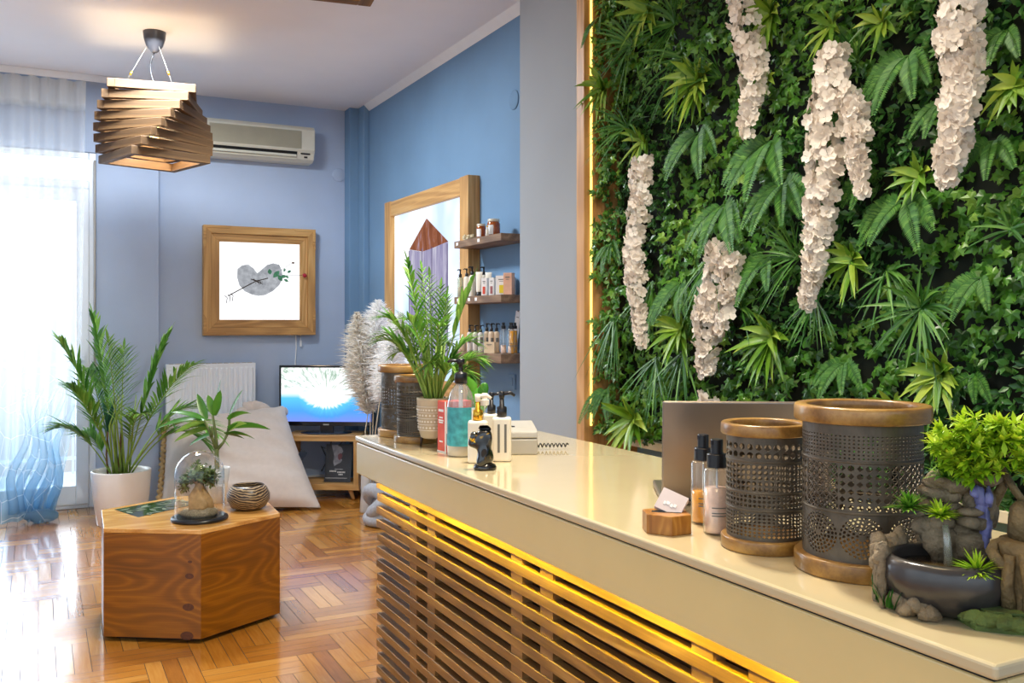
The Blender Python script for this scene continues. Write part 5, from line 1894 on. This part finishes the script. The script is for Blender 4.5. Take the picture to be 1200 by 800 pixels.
# cactus behind the soap bottle
q = at(557, 500, 2.95); q.z = ZC
cc = thing('cactus', 'small prickly pear cactus with flat green pads behind the soap bottle', 'plant', q)
mb = MB(); mb.lathe([(.028, 0), (.036, .07), (.036, .078), (.032, .078), (.03, .068), (0, .066)], 24); mb.build('pot', M_TERRA, cc)
mb = MB()
for (x, z, a, w, h) in ((-.004, .115, 0, .024, .05), (.016, .10, .6, .02, .035), (-.012, .175, -.15, .018, .04), (.022, .145, .35, .018, .033)):
    rot = Matrix.Rotation(-YAW, 3, 'Z') @ Matrix.Rotation(a, 3, 'Y')
    mb.tone = random.random()
    mb.ball(RTp @ V((x, 0, z)), (w, .007, h), 14, 10, 0, 0, rot)
mb.build('pads', L_CACT, cc)

# ================================================================== DESK ITEMS, FAR GROUP
# red carton
q = at(522, 533, 2.60); q.z = ZC
phi = R(31)
bx_ = V((math.cos(phi - YAW), math.sin(phi - YAW), 0)); by_ = V((-math.sin(phi - YAW), math.cos(phi - YAW), 0))
rc = thing('red_carton', 'tall coral red carton with white edges behind the teal soap bottle', 'box', q + bx_ * .0425 + by_ * .025, phi - YAW)
mb = MB(); mb.box((0, 0, .0725), (.085, .05, .145)); mb.build('box', M_RED, rc, bevel=.001, seg=1)
mb = MB()
mb.box((-.0425, -.025, .0725), (.003, .003, .1455)); mb.box((-.043, 0, .002), (.001, .05, .003))
for z, w in ((.118, .03), (.098, .022), (.09, .03), (.084, .026), (.03, .02)):
    mb.box((-.0431, .002, z), (.0008, w, .004 if z != .118 else .007))
    mb.box((-.004, -.0256, z), (w, .0008, .004))
mb.build('lettering', M_INKW, rc)
# soap bottle
q = at(540, 532, 2.55); q.z = ZC
sb = thing('soap_bottle', 'large clear soap bottle with teal label and black pump on the desk', 'bottle', q, -YAW)
r = .0385
mb = MB(); mb.lathe([(r * .95, 0), (r, .005), (r, .135), (r * .96, .15), (r * .78, .175), (r * .5, .192), (r * .38, .197), (r * .38, .205)], 36); mb.build('body', glassy('soap_plastic', 'F2F6F8', .2, .03, .10, 'E8EEF4'), sb)
mb = MB(); mb.lathe([(r * .9, .003), (r * .93, .006), (r * .93, .028), (0, .028)], 28); mb.build('liquid', M_BEIGE, sb)
mb = MB(); n = 20
aa = [R(-195 + 210 * i / n) for i in range(n + 1)]
mb.add([(r * 1.012 * math.cos(a), r * 1.012 * math.sin(a), z) for z in (.03, .136) for a in aa], [(i, i + 1, n + 2 + i, n + 1 + i) for i in range(n)], 0, True)
lb = mb.build('label', M_TEAL, sb)
for (a0_, a1_, z0_, z1_, mi) in ((-186, -158, .062, .134, 0), (-186, -158, .034, .061, 1), (-38, -5, .034, .134, 0)):
    aa = [R(a0_ + (a1_ - a0_) * i / 6) for i in range(7)]
    mb = MB(); mb.add([(r * 1.022 * math.cos(a), r * 1.022 * math.sin(a), z) for z in (z0_, z1_) for a in aa], [(i, i + 1, 8 + i, 7 + i) for i in range(6)], 0, True)
    mb.build('label_stripe', M_TEALS if mi else M_INKW, lb)
mb = MB(); mb.tube([(0, 0, .02), (0, 0, .2)], .006, 10); mb.build('dip_tube', M_MILK, sb)
mb = MB(); mb.lathe([(r * .46, .2), (r * .46, .226), (r * .40, .23), (.006, .232), (.006, .252), (.011, .253), (.011, .268), (0, .269)], 24); mb.tube([(0, 0, .262), (-.03, 0, .263), (-.036, 0, .258)], [.005, .0045, .004], 8); mb.build('pump', M_BLACK, sb)
# lotions
pump_bottle(at(560, 541, 2.42) * 1 + V((0, 0, 0)), .026, .112, M_CREAM, 'cream square lotion bottle with cream pump and gold collar', -YAW, pump=M_CREAM, collar=M_GOLD, flat=.62, square=True, band=[(.55, .02, 1.0), (.47, .015, .8)]).location.z = ZC
o = pump_bottle(at(588, 541, 2.45), .0255, .118, M_CREAM, 'cream square lotion bottle with black pump right of the black figurine', -YAW, flat=.62, square=True); o.location.z = ZC
mb = MB(); mb.box((-.008, -.0166, .062), (.006, .0008, .075)); mb.box((.010, -.0166, .062), (.006, .0008, .075)); mb.build('label_print', M_INK, o)
o = pump_bottle(at(576, 536, 2.535), .022, .118, M_CREAM, 'cream lotion bottle with black pump half hidden behind the other two', -YAW, flat=.62, square=True); o.location.z = ZC
q = at(568, 530, 2.63); q.z = ZC
o = spray_bottle(q, .017, .13, 'clear spray bottle with tall white cap behind the cream lotion bottles', M_CLEAR, .5, cap=M_CREAM)
# figurine: seated abstract figure resting its head on its arm
q = at(566, 549, 2.315); q.z = ZC
fg = thing('figurine', 'glossy black abstract seated figurine with gold patches on the desk', 'figurine', q, -YAW)
m, nt, b, out = base_mat('black_gold')
f = nz(nt, coords(nt), 26, 2, .5, .8)
nt.links.new(ramp(nt, f, [(.60, lin('14120F')), (.64, lin('D8A420'))]), b.inputs['Base Color'])
mm_ = ramp(nt, f, [(.60, (0, 0, 0)), (.64, (1, 1, 1))])
nt.links.new(mm_, b.inputs['Metallic'])
b.inputs['Roughness'].default_value = .15; b.inputs['Coat Weight'].default_value = .6
me = bpy.data.meshes.new('body')
vsk = [(.008, 0, .022), (.004, 0, .05), (.0, 0, .075), (.006, 0, .098), (-.018, -.004, .07), (-.034, -.004, .062), (-.016, -.004, .095), (-.006, -.018, .018), (-.012, -.014, .012), (.022, -.01, .02), (.004, 0, .112), (.016, 0, .088)]
esk = [(0, 1), (1, 2), (2, 3), (2, 4), (4, 5), (5, 6), (0, 7), (7, 8), (0, 9), (3, 10), (2, 11)]
rad = [.026, .017, .016, .019, .013, .010, .013, .015, .011, .017, .012, .013]
me.from_pydata(vsk, esk, [])
me.materials.append(m)
o = bpy.data.objects.new('body', me); C.objects.link(o); o.parent = fg
sk = o.modifiers.new('skin', 'SKIN')
sk.use_smooth_shade = True
for i, v in enumerate(me.skin_vertices[0].data):
    v.radius = (rad[i], rad[i])
me.skin_vertices[0].data[0].use_root = True
ss = o.modifiers.new('sub', 'SUBSURF'); ss.levels = 2; ss.render_levels = 2
mb = MB(); mb.lathe([(.026, 0), (.030, .004), (.027, .012), (.012, .02), (0, .02)], 24, c=(.005, 0, 0)); mb.build('foot', M_BLACKG, fg)
# payment terminal box with coiled cord
q = at(604, 528, 2.65); q.z = ZC
ps = thing('desk_phone_base', 'grey plastic desk terminal box with a coiled cord on the desk', 'terminal', V((1.218, 2.352, ZC)), -YAW + R(4))
mb = MB()
prof = [(-.085, 0), (-.085, .044), (.085, .056), (.085, 0)]
mb.add([(sx * .058, y, z) for sx in (-1, 1) for y, z in prof], [(0, 1, 2, 3), (7, 6, 5, 4)] + [(i, 4 + i, 4 + (i + 1) % 4, (i + 1) % 4) for i in range(4)])
mb.build('body', M_GREY, ps, bevel=.004)
mb = MB()
prof = [(-.085, .0455), (-.082, .064), (-.05, .07), (.085, .078), (.085, .0575)]
mb.add([(sx * .058, y, z) for sx in (-1, 1) for y, z in prof], [(0, 1, 2, 3, 4), (9, 8, 7, 6, 5)] + [(i, 5 + i, 5 + (i + 1) % 5, (i + 1) % 5) for i in range(5)])
mb.build('lid', M_GREY, ps, bevel=.004)
mb = MB()
for i in range(3):
    mb.box((-.035 + i * .014, -.03 + i * .002, .0725), (.009, .012, .003))
mb.build('keys', M_BLACK, ps)
mb = MB()
pts = [(.062 + .0016 * i, .02 + .006 * math.cos(i * .9), .012 + .0055 * math.sin(i * .9)) for i in range(60)]
mb.tube(pts, .0018, 5); mb.build('coiled_cord', M_BLACK, ps)

# ================================================================== LAPTOP
q = at(775, 592, 1.86)
lx = Matrix.Rotation(-YAW - R(4), 3, 'Z')
lp = thing('laptop', 'open grey-brown laptop seen from behind its lid on the desk', 'laptop', V((q.x, q.y, ZC)) + lx @ V((.165, .0, 0)), -YAW - R(4))
mb = MB(); mb.box((0, .105, .009), (.33, .21, .014)); mb.build('base', M_LAPTOP, lp, bevel=.003)
tl3 = Matrix.Rotation(R(-11), 3, 'X')
tl3 = Matrix.Rotation(R(8), 3, 'X')
mb = MB(); mb.box(V((0, 0, .016)) + tl3 @ V((0, 0, .099)), (.33, .008, .20), tl3); ld = mb.build('lid', M_LAPTOP, lp, bevel=.0038, seg=3)
mb = MB(); mb.box(V((0, 0, .016)) + tl3 @ V((0, .0046, .101)), (.315, .001, .18), tl3); mb.build('screen', M_BLACKG, ld)
mb = MB(); mb.tube([(-.12, 0, .014), (.12, 0, .014)], .005, 10); mb.build('hinge', M_BLACK, lp)
mb = MB()
for i in range(5):
    for j in range(14):
        mb.box((-.135 + j * .0207, .05 + i * .02, .0165), (.017, .016, .002))
mb.build('keyboard', M_BLACK, lp)

# ================================================================== CARD HOLDER, SPRAY BOTTLES
q = at(781, 612, 1.63); q.z = ZC
ch = thing('card_holder', 'small hexagonal wooden card holder with a slot on the desk', 'card holder', q, R(-58))
hx_ = [(.046 * math.cos(R(60 * i)), .040 * math.sin(R(60 * i))) for i in range(6)]
mb = MB()
# solid block; its slot is only a dark patch on top
for sgn in (-1, 1):
    pl_ = [(x, y) for x, y in hx_]
mb.prism(hx_, 0, .034)
hb_ = mb.build('block', M_CARDW, ch, bevel=.001, seg=1)
mb = MB()
rt = Matrix.Rotation(R(-38), 3, 'Y')
mb.box((0, 0, .0342), (.052, .013, .0006), Matrix.Rotation(R(18), 3, 'Z')); mb.build('slot', M_DARK, ch)  # flat dark patch painted for the shade inside a slot
cd = thing('business_cards', 'stack of pale pink business cards tilted in the wooden holder', 'cards', q + V((0, 0, .034)), R(-58))
cd.rotation_euler = (0, 0, R(-40))
for i in range(4):
    mb = MB()
    rot = Matrix.Rotation(R(-33), 3, 'X') @ Matrix.Rotation(R(24), 3, 'Y')
    mb.box(rot @ V((0, i * .0032, .020)), (.048, .0026, .040), rot)
    mb.build('card', mat('card_pink%d' % i, 'D6C8C6', .5), cd)
mb = MB()
for i, (x, w) in enumerate(((-.010, .004), (-.004, .006), (.003, .005), (.009, .005))):
    mb.box(rot @ V((x, -.0018, .014 + .002 * (i % 2))), (w, .0008, .006), rot)
mb.build('logo_print', M_INKW, cd)
q = at(824, 616, 1.70); q.z = ZC
spray_bottle(q, .0225, .114, 'amber-filled spray bottle with black sprayer by the small lantern', M_AMBER, .52)
q = at(840, 624, 1.615); q.z = ZC
spray_bottle(q, .0235, .114, 'blush pink spray bottle with black sprayer touching the small lantern side', M_PINK, .70)

# ================================================================== BONSAI FOUNTAIN
q = at(1130, 710, 1.2); q.z = ZC
fo_ = thing('table_fountain', 'resin bonsai table fountain with dark bowl, rocks and lime foliage at the desk end', 'fountain', q, R(-53.3))
M_ROCK = mat('fountain_rock', '7A6A52', .75, var=.45, vs=40, bump=.8, bs=90)
M_BARK = mat('fountain_bark', '6E5A38', .7, var=.5, vs=35, bump=.8, bs=70)
M_BOWL = mat('fountain_bowl', '3C3836', .28, metal=.25, var=.3, vs=25, coat=.3)
M_GREENB = mat('moss_base', '4E5E28', .8, var=.5, vs=40, bump=.6, bs=90)
M_PURP = mat('purple_fall', '6A6A98', .4, var=.5, vs=60)
mb = MB()
mb.lathe([(.038, .0), (.056, .006), (.071, .022), (.078, .042), (.077, .058), (.073, .067), (.067, .070), (.062, .066), (.063, .05), (.04, .034), (0, .030)], 48, c=(-.022, -.026, 0), sx=1.0, sy=.92)
mb.build('bowl', M_BOWL, fo_)
mb = MB(); mb.lathe([(.063, .055), (0, .056)], 32, c=(-.024, -.018, 0), sy=.85); mb.build('water', mat('dark_water', '6A5838', .12, var=.3, coat=1), fo_)
mb = MB()
rr = random.Random(12)
for i in range(16):     # rough rim round the left and the back
    a = R(60 + i * 9.5)
    c = V((-.024 + .078 * math.cos(a), -.020 + .068 * math.sin(a), .064 + .010 * math.sin(i * 1.7)))
    mb.ball(c, (.012, .012, .015), 9, 7, 0, .6, fs_=70)
for i in range(9):
    a = R(140 + i * 8)
    mb.ball(V((-.022 + .080 * math.cos(a), -.022 + .074 * math.sin(a), .032 + .008 * math.sin(i))), (.008, .009, .034), 8, 8, 0, .6, fs_=60)
for i in range(10):
    a = R(185 + i * 8)
    mb.ball((-.022 + .066 * math.cos(a), -.026 + .064 * math.sin(a), .012 + .004 * math.sin(i * 2)), (.012, .012, .011), 9, 7, 0, .6, fs_=75)
mb.build('rock_rim', M_ROCK, fo_)
mb = MB()
pl_ = [(-.075, .02), (-.05, -.03), (-.01, -.062), (.012, -.100), (.05, -.098), (.13, -.075), (.13, .08), (-.06, .08)]
mb.prism(pl_, 0, .014)
mb.prism([(.02, -.085), (.03, -.092), (.075, -.08), (.135, -.065), (.135, -.02), (.0, -.03)], .014, .022)
for i in range(9, 26):
    mb.ball((-.06 + i * .0075, -.074 - .022 * math.sin(i * .125), .013), (.012, .010, .009), 8, 6, 0, .6, fs_=80)
mb.build('mossy_base', M_GREENB, fo_, bevel=.004)
mb = MB()
for i in range(16):
    a = R(178 + i * 3.3)
    mb.tone = rr.random() * .6
    mb.blade((-.024 + .082 * math.cos(a), -.020 + .072 * math.sin(a), .004), (rr.uniform(-.5, .5), rr.uniform(-.3, .1), 1), .018 + .022 * rr.random(), .007, .05, 3, .2)
mb.build('bowl_grass', L_GRASS, fo_)
# tree stump wall at the right
mb = MB()
mb.lathe([(.046, .0), (.042, .03), (.040, .075), (.043, .095), (.036, .10), (0, .094)], 20, c=(.078, -.028, 0), jit=.006)
mb.lathe([(.016, .09), (.015, .12), (.014, .135), (.008, .145), (0, .147)], 14, c=(.064, -.012, 0), jit=.004, sx=.9)
mb.tube([(.050, -.06, .02), (.046, -.066, .05), (.050, -.058, .085)], [.010, .008, .007], 8)
mb.tube([(.070, -.072, .015), (.072, -.072, .05), (.066, -.066, .09)], [.008, .009, .008], 8)
mb.build('stump', M_BARK, fo_)
mb = MB()
mb.tube([(.045, -.058, .07), (.036, -.062, .078), (.03, -.05, .086), (.034, -.04, .094), (.045, -.035, .098)], [.007, .007, .007, .006, .005], 8)
mb.build('stump_root', M_BARK, fo_)
mb = MB(); mb.box((.094, -.066, .052), (.022, .012, .03)); mb.build('stump_hollow', M_DARK, fo_, bevel=.003)
# rock tower
rk = MB()
for (x, y, z, a, b_, c) in ((-.030, .012, .080, .022, .02, .030), (-.044, .02, .095, .018, .016, .018), (-.028, .008, .105, .016, .014, .012), (.004, .022, .075, .03, .02, .025), (.010, .012, .108, .024, .018, .009), (.008, .010, .122, .018, .016, .007),
                            (-.052, .024, .122, .026, .018, .010), (-.012, .03, .10, .022, .02, .03), (.02, .03, .12, .02, .02, .03), (-.03, .03, .14, .028, .02, .012), (-.010, .026, .155, .034, .022, .014), (.015, .026, .165, .03, .02, .012), (-.03, .02, .158, .018, .016, .014), (-.016, .022, .14, .014, .012, .014)):
    rk.ball((x, y, z), (a, b_, c), 14, 10, 0, .45, fs_=55)
rk.build('rock_tower', M_ROCK, fo_)
mb = MB()
for (x, z, h) in ((.020, .128, .024), (.026, .104, .026), (.019, .142, .014), (.028, .142, .016), (.012, .148, .010), (.024, .085, .018)):
    mb.ball((x, .008, z), (.006, .006, h), 12, 12, 0, .7, fs_=110)
mb.build('purple_cascade', M_PURP, fo_)
mb = MB(); mb.tube([(-.022, -.008, .104), (-.020, -.018, .09), (-.018, -.02, .056)], [.004, .0045, .006], 8); mb.build('water_stream', glassy('stream', 'EAEADF', .3, .05, .25, 'D8D8C8'), fo_)
# bonsai trunk and lime foliage
mb = MB()
mb.tube([(.03, .03, .12), (.045, .03, .155), (.04, .028, .175), (.01, .02, .195), (-.005, .02, .21)], [.007, .0065, .006, .005, .003], 8)
mb.tube([(.075, .02, .13), (.06, .02, .15), (.04, .022, .185), (.03, .02, .205)], [.004, .005, .005, .004], 8)
mb.tube([(.02, .02, .19), (.05, .015, .20), (.08, .015, .205)], [.004, .004, .003], 8)
mb.build('bonsai_trunk', M_BARK, fo_)
mb = MB()


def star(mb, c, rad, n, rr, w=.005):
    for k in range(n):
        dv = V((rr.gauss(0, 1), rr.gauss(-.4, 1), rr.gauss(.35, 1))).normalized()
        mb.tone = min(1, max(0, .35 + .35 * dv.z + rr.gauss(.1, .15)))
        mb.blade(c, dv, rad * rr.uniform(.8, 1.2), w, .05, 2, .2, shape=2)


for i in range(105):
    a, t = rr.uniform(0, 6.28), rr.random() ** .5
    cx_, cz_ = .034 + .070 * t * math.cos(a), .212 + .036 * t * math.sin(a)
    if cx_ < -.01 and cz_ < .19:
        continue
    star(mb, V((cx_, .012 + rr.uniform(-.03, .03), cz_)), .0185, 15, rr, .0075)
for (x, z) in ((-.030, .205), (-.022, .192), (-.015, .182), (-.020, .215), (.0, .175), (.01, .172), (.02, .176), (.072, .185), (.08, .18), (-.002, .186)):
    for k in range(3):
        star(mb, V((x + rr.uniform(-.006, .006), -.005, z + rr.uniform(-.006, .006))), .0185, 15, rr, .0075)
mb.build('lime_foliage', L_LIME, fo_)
for (x, y, z, rad, n, w, mm) in ((-.066, .0, .122, .032, 90, .004, L_FERNB), (-.028, -.006, .116, .026, 80, .006, L_LIME), (-.025, .004, .166, .026, 65, .004, L_FERNB), (.014, -.066, .062, .034, 100, .0042, L_LIME)):
    mb = MB()
    for k in range(n):
        dv = V((rr.gauss(0, .8), rr.gauss(-.2, .8), abs(rr.gauss(.4, .6)))).normalized()
        mb.tone = min(1, max(0, rr.gauss(.45, .25)))
        mb.blade((x, y, z), dv, rad * rr.uniform(.7, 1.15), w, .15, 3, .25)
    mb.build('plant_tuft', mm, fo_)
